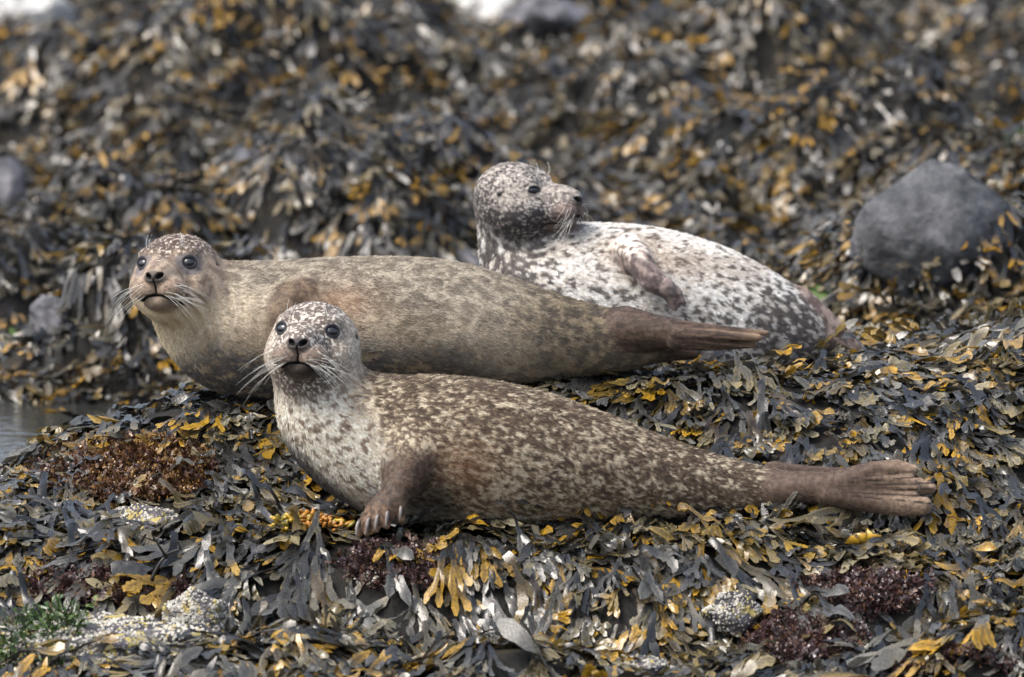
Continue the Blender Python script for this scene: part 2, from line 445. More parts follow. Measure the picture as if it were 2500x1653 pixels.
def polygonise(fn, lo, hi, h):
    B = 4
    n = (np.ceil((hi - lo) / h / B).astype(int)) * B
    nb = n // B
    bi = np.stack(np.meshgrid(*[np.arange(k) for k in nb], indexing='ij'), -1).reshape(-1, 3)
    bc = lo + (bi * B + (B - 1) / 2) * h
    dc = fn(bc)
    vol = np.repeat(np.repeat(np.repeat(np.where(dc < 0, -1, 1).astype(f4).reshape(nb), B, 0), B, 1), B, 2)
    near = bi[np.abs(dc) < B * h * .87 * 1.35 + .010]
    off = np.stack(np.meshgrid(*[np.arange(B)] * 3, indexing='ij'), -1).reshape(-1, 3)
    for k in range(0, len(near), 4000):
        ii = (near[k:k + 4000, None] * B + off).reshape(-1, 3)
        vol[ii[:, 0], ii[:, 1], ii[:, 2]] = fn(lo + ii * h)
    ins = vol < 0
    cnt = sum(ins[dx:n[0] - 1 + dx, dy:n[1] - 1 + dy, dz:n[2] - 1 + dz].astype(np.int8) for dx in (0, 1) for dy in (0, 1) for dz in (0, 1))
    act = np.argwhere((cnt > 0) & (cnt < 8))
    idx = np.full(cnt.shape, -1, dtype=np.int32); idx[act[:, 0], act[:, 1], act[:, 2]] = np.arange(len(act))
    cs = [np.array(c) for c in np.ndindex(2, 2, 2)]
    acc = np.zeros((len(act), 3)); num = np.zeros(len(act))
    for a in cs:
        for b in cs:
            if (b - a).sum() == 1 and ((b - a) >= 0).all():
                va = vol[act[:, 0] + a[0], act[:, 1] + a[1], act[:, 2] + a[2]]; vb = vol[act[:, 0] + b[0], act[:, 1] + b[1], act[:, 2] + b[2]]
                c = (va < 0) != (vb < 0); t = np.where(c, va / np.where(c, va - vb, 1), 0)
                acc += np.where(c[:, None], a + t[:, None] * (b - a), 0); num += c
    V = lo + (act + acc / num[:, None]) * h
    F = []
    for ax_ in range(3):
        o1, o2 = (ax_ + 1) % 3, (ax_ + 2) % 3
        sl0 = [slice(1, -1)] * 3; sl1 = [slice(1, -1)] * 3
        sl0[ax_] = slice(0, -1); sl1[ax_] = slice(1, None)
        ch = ins[tuple(sl0)] != ins[tuple(sl1)]
        e = np.argwhere(ch); s0 = ins[tuple(sl0)][e[:, 0], e[:, 1], e[:, 2]]
        base = e + 1; base[:, ax_] -= 1
        def cell(d1, d2):
            c = base.copy(); c[:, o1] += d1; c[:, o2] += d2; return idx[c[:, 0], c[:, 1], c[:, 2]]
        q = np.stack([cell(-1, -1), cell(0, -1), cell(0, 0), cell(-1, 0)], -1)
        q[~s0] = q[~s0][:, ::-1]; F.append(q)
    F = np.concatenate(F); F = F[(F >= 0).all(1)]
    return V.astype(f4), F

def grad(fn, P, e=.0015):
    g = np.stack([fn(P + np.eye(3, dtype=f4)[i] * e) - fn(P - np.eye(3, dtype=f4)[i] * e) for i in range(3)], -1)
    return g / (np.linalg.norm(g, axis=1, keepdims=True) + 1e-9)

def vnormals(V, Fl):
    N = np.zeros_like(V)
    for F in Fl:
        if not len(F): continue
        d1 = V[F[:, 2]] - V[F[:, 0]]; d2 = (V[F[:, 3]] - V[F[:, 1]]) if F.shape[1] == 4 else (V[F[:, 2]] - V[F[:, 1]])
        n = np.cross(d1, d2)
        for k in range(F.shape[1]):
            for c in range(3): N[:, c] += np.bincount(F[:, k], n[:, c], len(V))
    return (N / (np.linalg.norm(N, axis=1, keepdims=True) + 1e-12)).astype(f4)

def refine(V, F, mask):
    """split every quad of the mask in four, fanning the quads next to them"""
    bm = bmesh.new()
    vs = [bm.verts.new(v) for v in V]
    fm = mask[F].any(1)
    Fh = F[fm]
    fs = [bm.faces.new([vs[i] for i in f]) for f in Fh]
    for i, v in enumerate(vs): v.index = i
    es = list({e for f in fs for e in f.edges})
    used = np.unique(Fh)
    # boundary edges (shared with unrefined faces) stay whole
    es = [e for e in es if len(e.link_faces) == 2]
    bmesh.ops.subdivide_edges(bm, edges=es, cuts=1, use_grid_fill=True)
    bm.verts.ensure_lookup_table(); bm.verts.index_update()
    V2 = np.array([v.co[:] for v in bm.verts], dtype=f4)
    quads = []; tris = []
    for f in bm.faces:
        ix = [v.index for v in f.verts]
        if len(ix) == 4: quads.append(ix)
        elif len(ix) == 3: tris.append(ix)
        else:
            for k in range(1, len(ix) - 1): tris.append([ix[0], ix[k], ix[k + 1]])
    bm.free()
    return V2, np.vstack([F[~fm], np.array(quads)]), (np.array(tris) if tris else np.zeros((0, 3), int))

def mat_fur(name, rough=.62, sheen=.06):
    t = NT(name); c = t.attr('coat').outputs['Color']
    t.set(Base_Color=t.mix(1.0, c, t.ramp(t.noise(420, 3, t.pos()), [(.3, (.78,) * 3), (.7, (1.18,) * 3)]), 'MULTIPLY'), Roughness=rough)
    t.b.inputs['Specular IOR Level'].default_value = .22
    t.b.inputs['Sheen Weight'].default_value = sheen; t.b.inputs['Sheen Roughness'].default_value = .4
    t.bump(t.noise(600, 2, t.pos()), .25, .0015); return t.m
M_SKIN = mat_fur('seal skin and fur')
def mat_hair():
    t = NT('seal hair'); t.set(Base_Color=t.attr('coat').outputs['Color'], Roughness=.5)
    t.b.inputs['Specular IOR Level'].default_value = .18; return t.m
M_HAIR = mat_hair()
def simple(name, col, rough, spec=.5, coat=0):
    t = NT(name); c = t.mix(1.0, col, t.ramp(t.noise(90, 3, t.objc()), [(.3, (.8,) * 3), (.7, (1.15,) * 3)]), 'MULTIPLY')
    t.set(Base_Color=c, Roughness=rough); t.b.inputs['Specular IOR Level'].default_value = spec; t.b.inputs['Coat Weight'].default_value = coat; return t.m
M_EYE = simple('wet dark eye', (.009, .010, .013), .20, .7, 0)
M_WHISK = simple('pale whisker', (.62, .62, .57), .35)
M_CLAW = simple('grey horn claw', (.16, .14, .13), .3)
M_NOSTRIL = simple('dark nostril lining', (.006, .005, .005), .5)

def build_seal(spec, vox=.0042, nhair=90000):
    S = Seal(spec); rs = np.random.RandomState(spec['seed'])
    pts = np.vstack([S.nodes[:, :3] - S.nodes[:, 3:4] * 1.15, S.nodes[:, :3] + S.nodes[:, 3:4] * 1.15] +
                    [c[:, :3] - .03 - c[:, 3:4] for l in S.limbs for c in l['ch']] + [c[:, :3] + .03 + c[:, 3:4] for l in S.limbs for c in l['ch']] +
                    [S.hc[None] - .19, S.hc[None] + .19])
    V, F = polygonise(S.sdf, pts.min(0) - .02, pts.max(0) + .02, vox)
    q = S.w2h(V)
    hm = (np.abs(q[:, 0]) < .085) & (q[:, 1] > -.095) & (q[:, 1] < .07) & (q[:, 2] > .03)
    V, Q, T = refine(V, F, hm)
    for _ in range(2):                                     # settle every point on the surface
        d = S.sdf(V); g = vnormals(V, [Q, T]); V = (V - g * np.clip(d, -.002, .002)[:, None]).astype(f4)
    d, db, sv, dh, dl = S.sdf(V, full=True)
    N = vnormals(V, [Q, T])
    # ---- flow of the coat, from the nose backwards
    k = np.clip(np.searchsorted(S.S, sv) - 1, 0, len(S.S) - 2)
    tan = S.nodes[k + 1, :3] - S.nodes[k, :3]; tan /= np.linalg.norm(tan, axis=1, keepdims=True)
    tt = ((sv - S.S[k]) / (S.S[k + 1] - S.S[k] + 1e-9))[:, None]
    off = V - (S.nodes[k, :3] * (1 - tt) + S.nodes[k + 1, :3] * tt)
    hq = S.w2h(V)
    wh = sstep(.012, -.012, dh - db) 
    back = V - S.h2w((0, -.015, .16)); back /= np.linalg.norm(back, axis=1, keepdims=True) + 1e-9
    flow = tan * (1 - wh[:, None]) + back * wh[:, None]
    wl = []
    for lb, x in zip(S.limbs, dl):
        w = sstep(.020, -.004, x - np.minimum(db, dh)); wl.append(w)
        best = np.full(len(V), 9., f4); t0 = np.zeros_like(V)
        for c in lb['ch']:
            for i in range(len(c) - 1):
                dd, _ = cone(V, c[i, :3], c[i + 1, :3], c[i, 3], c[i + 1, 3]); tv = c[i + 1, :3] - c[i, :3]
                m = dd < best; best = np.where(m, dd, best); t0[m] = tv / (np.linalg.norm(tv) + 1e-9)
        flow = flow * (1 - w[:, None]) + t0 * w[:, None]
    flow = flow + np.array([0, 0, -.25]); flow -= N * (flow * N).sum(1, keepdims=True); flow /= np.linalg.norm(flow, axis=1, keepdims=True) + 1e-9
    ctx = dict(V=V, N=N, s=sv, off=off, h=hq, wh=wh, wl={lb['name']: w for lb, w in zip(S.limbs, wl)}, S=S, px=proj(V),
               rnd=rs, wc=sstep(.040, -.022, dh - db), fc=V * np.array([.78, 1, 1], f4), hd=dh)
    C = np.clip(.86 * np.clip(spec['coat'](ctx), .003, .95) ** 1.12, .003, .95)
    root = bpy.data.objects.new(spec['name'], None); COL.objects.link(root)
    base = dp(*spec['base']); root.location = base; tag(root, spec['label'], 'seal', 'seals hauled out on the weed')
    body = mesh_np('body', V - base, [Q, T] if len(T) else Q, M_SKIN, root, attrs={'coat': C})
    # ---- hair
    Fa = np.vstack([Q[:, [0, 1, 2]], Q[:, [0, 2, 3]]] + ([T] if len(T) else []))
    e1 = V[Fa[:, 1]] - V[Fa[:, 0]]; e2 = V[Fa[:, 2]] - V[Fa[:, 0]]
    ar = np.linalg.norm(np.cross(e1, e2), axis=1)
    fn_ = N[Fa[:, 0]]; vd = np.array([0, -cp, sp]); ar = ar * np.where(fn_ @ vd > -.45, 1, .12)
    ehide = np.zeros(len(Fa))
    cen = hq[Fa[:, 0]]; m_ = np.abs(cen[:, 0])
    eyed = np.sqrt((m_ - S.es[0]) ** 2 + (cen[:, 1] - S.es[1]) ** 2 + (cen[:, 2] - S.es[2]) ** 2)
    nosed = np.sqrt((cen[:, 0] / 1.5) ** 2 + (cen[:, 1] + .006) ** 2 + (cen[:, 2] - .14) ** 2)
    ar = np.where((eyed < .0215) | (nosed < .017), 0, ar)
    fi = rs.choice(len(Fa), nhair, p=ar / ar.sum())
    a, b = rs.rand(2, nhair).astype(f4); fl = a + b > 1; a[fl] = 1 - a[fl]; b[fl] = 1 - b[fl]; w3 = np.stack([1 - a - b, a, b], -1)[:, :, None]
    P = (V[Fa[fi]] * w3).sum(1); n_ = (N[Fa[fi]] * w3).sum(1); fw = (flow[Fa[fi]] * w3).sum(1); cc = (C[Fa[fi]] * w3).sum(1)
    wH = wh[Fa[fi][:, 0]]; wL = np.max([w[Fa[fi][:, 0]] for w in wl], 0)
    fw = fw + rs.normal(size=fw.shape) * .16 + (noise3(P * 26)[:, None] * np.cross(n_, fw)) * .5
    ln = (.0072 * (1 - .55 * wH) * (1 - .7 * wL)) * (.6 + .7 * rs.rand(nhair)); fc_ = sstep(.06, .10, S.w2h(P)[:, 2]) * wH; ln = ln * (1 - .45 * fc_)
    lift = .22 + .12 * rs.rand(nhair)
    p0 = P - n_ * .0006; p1 = P + (fw * .5 + n_ * lift[:, None] * .75) * ln[:, None]; p2 = P + (fw * .97 + n_ * lift[:, None] * .9) * ln[:, None]
    pp = np.stack([p0, p1, p2], 1).reshape(-1, 3) - base
    hc = bpy.data.hair_curves.new('fur'); hc.add_curves([3] * nhair)
    hc.attributes['position'].data.foreach_set('vector', pp.astype(f4).ravel())
    rad = hc.attributes.get('radius') or hc.attributes.new('radius', 'FLOAT', 'POINT')
    rr = np.tile(np.array([.00042, .00036, .00008], f4), nhair); rad.data.foreach_set('value', rr)
    ca = hc.attributes.new('coat', 'FLOAT_COLOR', 'CURVE')
    j = (1 + .22 * rs.normal(size=(nhair, 1))); c4 = np.ones((nhair, 4), f4); c4[:, :3] = np.clip(cc * j * 1.06, .004, .95); ca.data.foreach_set('color', c4.ravel())
    hc.materials.append(M_HAIR); ho = bpy.data.objects.new('fur', hc); COL.objects.link(ho); ho.parent = root; tag(ho, kind='stuff')
    # ---- eyes, whiskers
    bv, bf = uv_ball(20, 14)
    for e in S.eye:
        o = mesh_np('eye', S.h2w(np.array(e) + bv * np.array([S.er * 1.02, S.er * (.80 - S.lid), S.er])) - base, bf, M_EYE, root)
    for sd_ in (-1, 1):
        nw = 15
        for i in range(nw):
            a0 = rs.uniform(.020, .050); u0 = rs.uniform(-.052, -.020)
            st = np.array([sd_ * a0, u0, .132 - .7 * (a0 - .02)])
            L = spec['whisk'] * rs.uniform(.55, 1.15)
            dirv = np.array([sd_ * rs.uniform(.7, 1.0), rs.uniform(-.55, .05), rs.uniform(-.25, .35)]); dirv /= np.linalg.norm(dirv)
            t = np.linspace(0, 1, 9)[:, None]
            c = st + dirv * L * t + np.array([0, -.42, -.30]) * L * t ** 2 * rs.uniform(.4, 1.2)
            # start on the skin
            w0 = S.h2w(c[:1]); dd = S.sdf(w0)[0]; sh = grad(S.sdf, w0.astype(f4))[0] * dd
            v, f = tube(S.h2w(c) - sh - base, .00042, .00016, 4); mesh_np('whisker', v, f, M_WHISK, root)
        for i in range(2):
            st = np.array([sd_ * (.036 + .006 * i), .055, .058]); L = .042 * rs.uniform(.7, 1.1)
            dirv = np.array([-sd_ * .15 + sd_ * .35 * rs.rand(), .75, .45]); t = np.linspace(0, 1, 7)[:, None]
            c = st + dirv * L * t + np.array([sd_ * -.2, .1, -.4]) * L * t ** 2
            w0 = S.h2w(c[:1]); dd = S.sdf(w0)[0]; sh = grad(S.sdf, w0.astype(f4))[0] * dd
            v, f = tube(S.h2w(c) - sh - base, .0007, .0002, 4); mesh_np('brow_whisker', v, f, M_WHISK, root)
    for (x, y, Y, x2, y2, Y2, r) in spec.get('claws', []):
        a, b = pt(x, y, Y), pt(x2, y2, Y2); t = np.linspace(0, 1, 7)[:, None]
        dd = S.sdf(a[None].astype(f4))[0]; g = grad(S.sdf, a[None].astype(f4))[0]; off_ = -g * (dd - .002)
        c = a + (b - a) * t + g * .003 * np.sin(t * 3.14); rr = r * mpp(Y) * np.array([.7, .95, 1, .9, .75, .5, .15])
        v, f = tube(c + off_ - base, rr, 0, 8); mesh_np('claw', v, f, M_CLAW, root)
    return S, root

# ------------------------------------------------------------------ the three seals: where they lie and how their coats are marked
def face_marks(x, C, dark, muzzle, patch=None, pa=0.):
    h = x['h']; m = np.abs(h[:, 0]); on = (x['hd'] < .006)
    mz = sstep(.085, .115, h[:, 2]) * x['wh'] * sstep(.0, -.02, h[:, 1])
    dots = sstep(.15, .4, noise3(h * np.array([150, 190, 60])))[:, None]
    C = mixc(C, np.asarray(muzzle)[None] * (1 + .25 * noise3(h * 380))[:, None] * (1 - .55 * dots), mz * .8)
    es = x['S'].es; ed = np.sqrt((m - es[0]) ** 2 + ((h[:, 1] - es[1]) * (1.12 + 3.2 * x['S'].lid)) ** 2 + (h[:, 2] - es[2]) ** 2)
    if patch is not None:
        e2 = np.sqrt(((m - .044) / 1.3) ** 2 + ((h[:, 1] - .019) / 1.0) ** 2 + ((h[:, 2] - .048) / 1.3) ** 2); C = mixc(C, np.asarray(patch)[None], sstep(.031, .024, e2) * pa)
    C = mixc(C, np.array([x['S'].sp.get('ring', (.035, .035, .042))]), sstep(.0195, .0165, ed))
    dx, dy = m - .0118, h[:, 1] + .0055; n1 = (dx * .80 + dy * .60) / .0090; n2 = (dx * -.60 + dy * .80) / .0058
    fr = sstep(.10, .12, h[:, 2])
    nose = sstep(.026, .017, np.sqrt((h[:, 0] / 1.1) ** 2 + ((h[:, 1] + .008) * 1.5) ** 2)) * fr
    C = mixc(C, np.array([[.05, .048, .05]]), nose * .8)
    C = mixc(C, np.array([[.004, .004, .004]]), sstep(1.5, .8, n1 * n1 + n2 * n2) * fr)
    um = -.046 - 10.5 * h[:, 0] ** 2
    chin = sstep(.002, -.006, h[:, 1] - um) * sstep(-.096, -.062, h[:, 1]) * sstep(.052, .030, m) * sstep(.06, .08, h[:, 2])
    C = mixc(C, np.asarray(dark)[None] * (1 + .3 * noise3(h * 200))[:, None], chin * .92)
    C = mixc(C, np.array([[.006, .005, .005]]), sstep(.0042, .0018, np.abs(h[:, 1] - um)) * sstep(.053, .040, m) * sstep(.055, .07, h[:, 2]))
    ph = sstep(.0030, .0012, m) * sstep(-.047, -.041, h[:, 1]) * sstep(-.006, -.013, h[:, 1]) * fr
    C = mixc(C, np.array([[.015, .012, .012]]), ph * .9)
    ear = np.sqrt((m - .088) ** 2 + (h[:, 1] - .020) ** 2 + (h[:, 2] + .020) ** 2); C = mixc(C, np.array([[.02, .02, .022]]), sstep(.0105, .005, ear) * x['wh'])
    return C

def coat_near(x):
    px = x['px'] / DK; X, Yp = px[:, 0], px[:, 1]; n = len(X)
    fc = x['fc']; wv = np.stack([fbm(fc * 30 + 5), fbm(fc * 30 + 55), fbm(fc * 30 + 95)], -1) * .006
    sp_ = fbm((fc + wv) * 104, 3, .6) * .75 + .30 * fbm(fc * 30 + 4, 2); fine = noise3(fc * 210 + 3); ring = fbm((fc + wv) * 120 + 31, 2)
    pale = srgb(198, 187, 166)[None]; dk = srgb(82, 70, 60)[None]; tan = srgb(158, 138, 112)[None]
    up = x['N'][:, 2]
    back = sstep(1100, 820, Yp - (X - 900) * .30 + 0 * up) * sstep(800, 900, X)           # dark saddle along the back
    back = np.maximum(back, sstep(-.05, .75, up) * .8 * sstep(820, 900, X))
    tail = sstep(1450, 1800, X)
    thr = -.12 + .27 * back + .16 * tail
    m = sstep(-.26, .30, sp_ + .32 * fine + .25 * ring - thr)
    C = mixc(mixc(dk, srgb(108, 93, 79)[None], sstep(-.3, .4, fine)), mixc(tan, pale, sstep(-.1, .5, sp_ + .3 * fine)), m)
    # white chest with sparse brown flecks
    ch = sstep(900, 800, X + (Yp - 980) * -.55 + 40 * noise3(x['V'] * 14)) * (1 - x['wh']) * sstep(1175, 1100, Yp + (X - 780) * -.3)
    fl = sstep(.14, .34, fbm(fc * 74 + 9, 2) + .2 * fine)
    wc = mixc(srgb(226, 224, 214)[None], srgb(188, 178, 160)[None], sstep(-.3, .4, fine)); wc = mixc(wc, srgb(112, 94, 80)[None], fl * .9)
    C = mixc(C, wc, ch * .92)
    low = sstep(1050, 1090, Yp - (X - 720) * .95 + 25 * sp_) * sstep(940, 880, X)                     # underside of the chest: wet dark fur, with its shade painted into the coat
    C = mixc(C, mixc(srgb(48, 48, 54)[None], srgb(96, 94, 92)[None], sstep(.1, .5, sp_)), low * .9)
    rust = np.exp(-((X - 1075) / 70) ** 2 - ((Yp - 1085) / 60) ** 2); C = mixc(C, srgb(120, 82, 52)[None], rust * .5)
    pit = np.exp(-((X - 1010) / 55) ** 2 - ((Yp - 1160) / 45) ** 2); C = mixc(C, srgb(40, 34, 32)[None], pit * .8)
    fb = sstep(-.4, .5, fbm(x['V'] * 95, 4, .7))
    C = mixc(C, mixc(srgb(60, 47, 41)[None], srgb(96, 77, 64)[None], fb), x['wl']['fore'] * .92 * sstep(1030, 1085, Yp + 30 * sp_))
    tip = x['wl']['fore'] * sstep(1150, 1210, Yp); C = mixc(C, mixc(srgb(92, 74, 62)[None], srgb(160, 134, 112)[None], fb), tip * .8)
    hw = np.maximum(x['wl']['hind'], x['wl']['hind_far']); hc = mixc(srgb(80, 66, 58)[None], srgb(104, 88, 77)[None], fb)
    hc = mixc(hc, srgb(186, 162, 140)[None], sstep(1990, 2140, X) * (.42 + .35 * fb))
    an = np.arctan2(Yp - 1130, X - 1780) + .003 * fbm(x['V'] * 40, 2); cr = sstep(.55, .95, np.sin(an * 150)) * sstep(1930, 2000, X) * sstep(.15, .10, np.abs(an))
    hc = mixc(hc, srgb(34, 27, 24)[None], cr * .95); C = mixc(C, hc, hw * .95)
    h = x['h']; spk = sstep(.10, .34, fbm(h * 125, 3, .65)); crown = sstep(-.02, .05, h[:, 1])
    hc = mixc(srgb(112, 102, 96)[None], srgb(228, 220, 208)[None], spk * .85)
    side = sstep(.045, .085, np.abs(h[:, 0])); hc = mixc(hc, srgb(206, 194, 176)[None], side * .45)
    C = mixc(C, hc, x['wc'])
    return face_marks(x, C, srgb(46, 36, 31), srgb(132, 116, 103))

def coat_mid(x):
    px = x['px'] / DK; X, Yp = px[:, 0], px[:, 1]; fc = x['fc']
    sp_ = fbm(fc * 46 + 3, 4, .65); big = fbm(fc * 9 + 8, 2); fine = noise3(fc * 170)
    C = mixc(srgb(156, 143, 124)[None], srgb(198, 185, 165)[None], sstep(-.5, .5, big + .5 * sp_))
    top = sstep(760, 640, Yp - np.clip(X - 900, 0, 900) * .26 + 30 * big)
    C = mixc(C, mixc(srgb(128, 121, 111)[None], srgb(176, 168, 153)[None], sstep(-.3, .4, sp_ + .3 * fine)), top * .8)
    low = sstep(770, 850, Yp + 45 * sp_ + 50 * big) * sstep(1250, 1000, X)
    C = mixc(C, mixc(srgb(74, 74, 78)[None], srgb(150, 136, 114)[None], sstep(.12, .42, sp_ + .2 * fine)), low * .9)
    tail = sstep(1100, 1330, X + 60 * big); C = mixc(C, mixc(srgb(92, 84, 74)[None], srgb(140, 126, 104)[None], sstep(-.3, .3, sp_)), tail * .85)
    C = mixc(C, srgb(70, 62, 54)[None], sstep(.22, .5, fbm(fc * 90 + 44, 3)) * .30)
    rust = np.exp(-((X - 780) / 90) ** 2 - ((Yp - 705) / 45) ** 2); C = mixc(C, srgb(146, 98, 58)[None], rust * .45)
    C = mixc(C, mixc(srgb(80, 65, 54)[None], srgb(120, 100, 80)[None], sstep(-.4, .5, fine + sp_)), x['wl']['fore'] * .85)
    hw = np.maximum(x['wl']['hind'], x['wl']['hind_far']); fb = sstep(-.3, .5, fbm(x['V'] * np.array([40, 90, 110]), 4, .7))
    hc = mixc(srgb(66, 54, 48)[None], srgb(98, 82, 72)[None], fb); cr = sstep(.5, .95, np.sin((Yp - (X - 1500) * .09 + 3 * noise3(x['V'] * 20)) * .42)) * sstep(1560, 1640, X); hc = mixc(hc, srgb(150, 128, 108)[None], cr * .55); hc = mixc(hc, srgb(176, 152, 126)[None], sstep(1700, 1770, X) * .45); C = mixc(C, hc, hw * .95)
    h = x['h']; spk = sstep(.16, .38, fbm(h * 130, 3, .65)); crown = sstep(.025, .065, h[:, 1]) + sstep(.02, .0, np.abs(h[:, 0])) * sstep(.0, .03, h[:, 1]) * .7
    face = mixc(srgb(176, 160, 142)[None], srgb(138, 122, 108)[None], sstep(-.3, .4, fbm(h * 45, 2)))
    hc = mixc(face, mixc(srgb(92, 78, 70)[None], srgb(216, 204, 190)[None], spk * .8), np.clip(crown, 0, 1))
    hc = mixc(hc, srgb(222, 208, 180)[None], sstep(-.03, -.085, h[:, 1]) * .8)
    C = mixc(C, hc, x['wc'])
    thr_ = sstep(480, 400, X + (Yp - 780) * -.5) * sstep(700, 760, Yp) * sstep(860, 800, Yp); C = mixc(C, srgb(214, 202, 176)[None], thr_ * .55)
    return face_marks(x, C, srgb(134, 120, 106), srgb(152, 134, 118), srgb(108, 108, 116), .6)

def coat_far(x):
    px = x['px'] / DK; X, Yp = px[:, 0], px[:, 1]; fc = x['fc']
    sp_ = fbm(fc * 70 + 7, 3, .5); big = fbm(fc * 8, 2); fine = noise3(fc * 150)
    neck = np.clip(sstep(1330, 1180, X + (Yp - 560) * -.1), 0, 1); low = sstep(640, 760, Yp - (X - 1500) * -.1 + 40 * big)
    rump = sstep(1700, 1860, X + (Yp - 700) * .5)
    thr = .20 - .46 * neck - .26 * low - .24 * rump
    m = sstep(.02, .17, sp_ + .2 * fine - thr)
    w = mixc(srgb(236, 234, 229)[None], srgb(200, 193, 184)[None], sstep(-.3, .4, fine + big))
    C = mixc(w, mixc(srgb(74, 69, 70)[None], srgb(112, 105, 100)[None], sstep(-.3, .4, fine)), m * .92)
    tn = np.exp(-((X - 1500) / 120) ** 2 - ((Yp - 600) / 60) ** 2); C = mixc(C, srgb(170, 144, 118)[None], tn * .4)
    fb = sstep(-.2, .3, fbm(x['V'] * 50, 3)); C = mixc(C, mixc(srgb(86, 74, 74)[None], srgb(146, 130, 124)[None], fb), x['wl']['fore'] * .92 * sstep(565, 605, Yp + 30 * sp_))
    C = mixc(C, mixc(srgb(110, 92, 86)[None], srgb(160, 142, 132)[None], fb), x['wl']['hind'] * .9)
    h = x['h']; spk = sstep(-.25, .6, fbm(h * 130, 3, .7) + .35 * fbm(h * 40 + 3, 2) + .30 * np.exp(-((h[:, 1] - .02) / .03) ** 2 - ((h[:, 2] - .02) / .05) ** 2) + .22 * sstep(.02, .07, h[:, 1]) - .25 * sstep(.0, -.05, h[:, 1]) - .10)
    hc = mixc(srgb(74, 70, 71)[None], srgb(208, 200, 191)[None], spk * .85); C = mixc(C, hc, x['wc'])
    fcp = x['wc'] * np.exp(-((h[:, 1] - .02) / .026) ** 2) * sstep(-.05, .0, h[:, 2]); C = mixc(C, srgb(206, 196, 184)[None], fcp * .55 * sstep(-.3, .3, fbm(h * 120, 2) + .2))
    return face_marks(x, C, srgb(112, 96, 86), srgb(128, 110, 102))

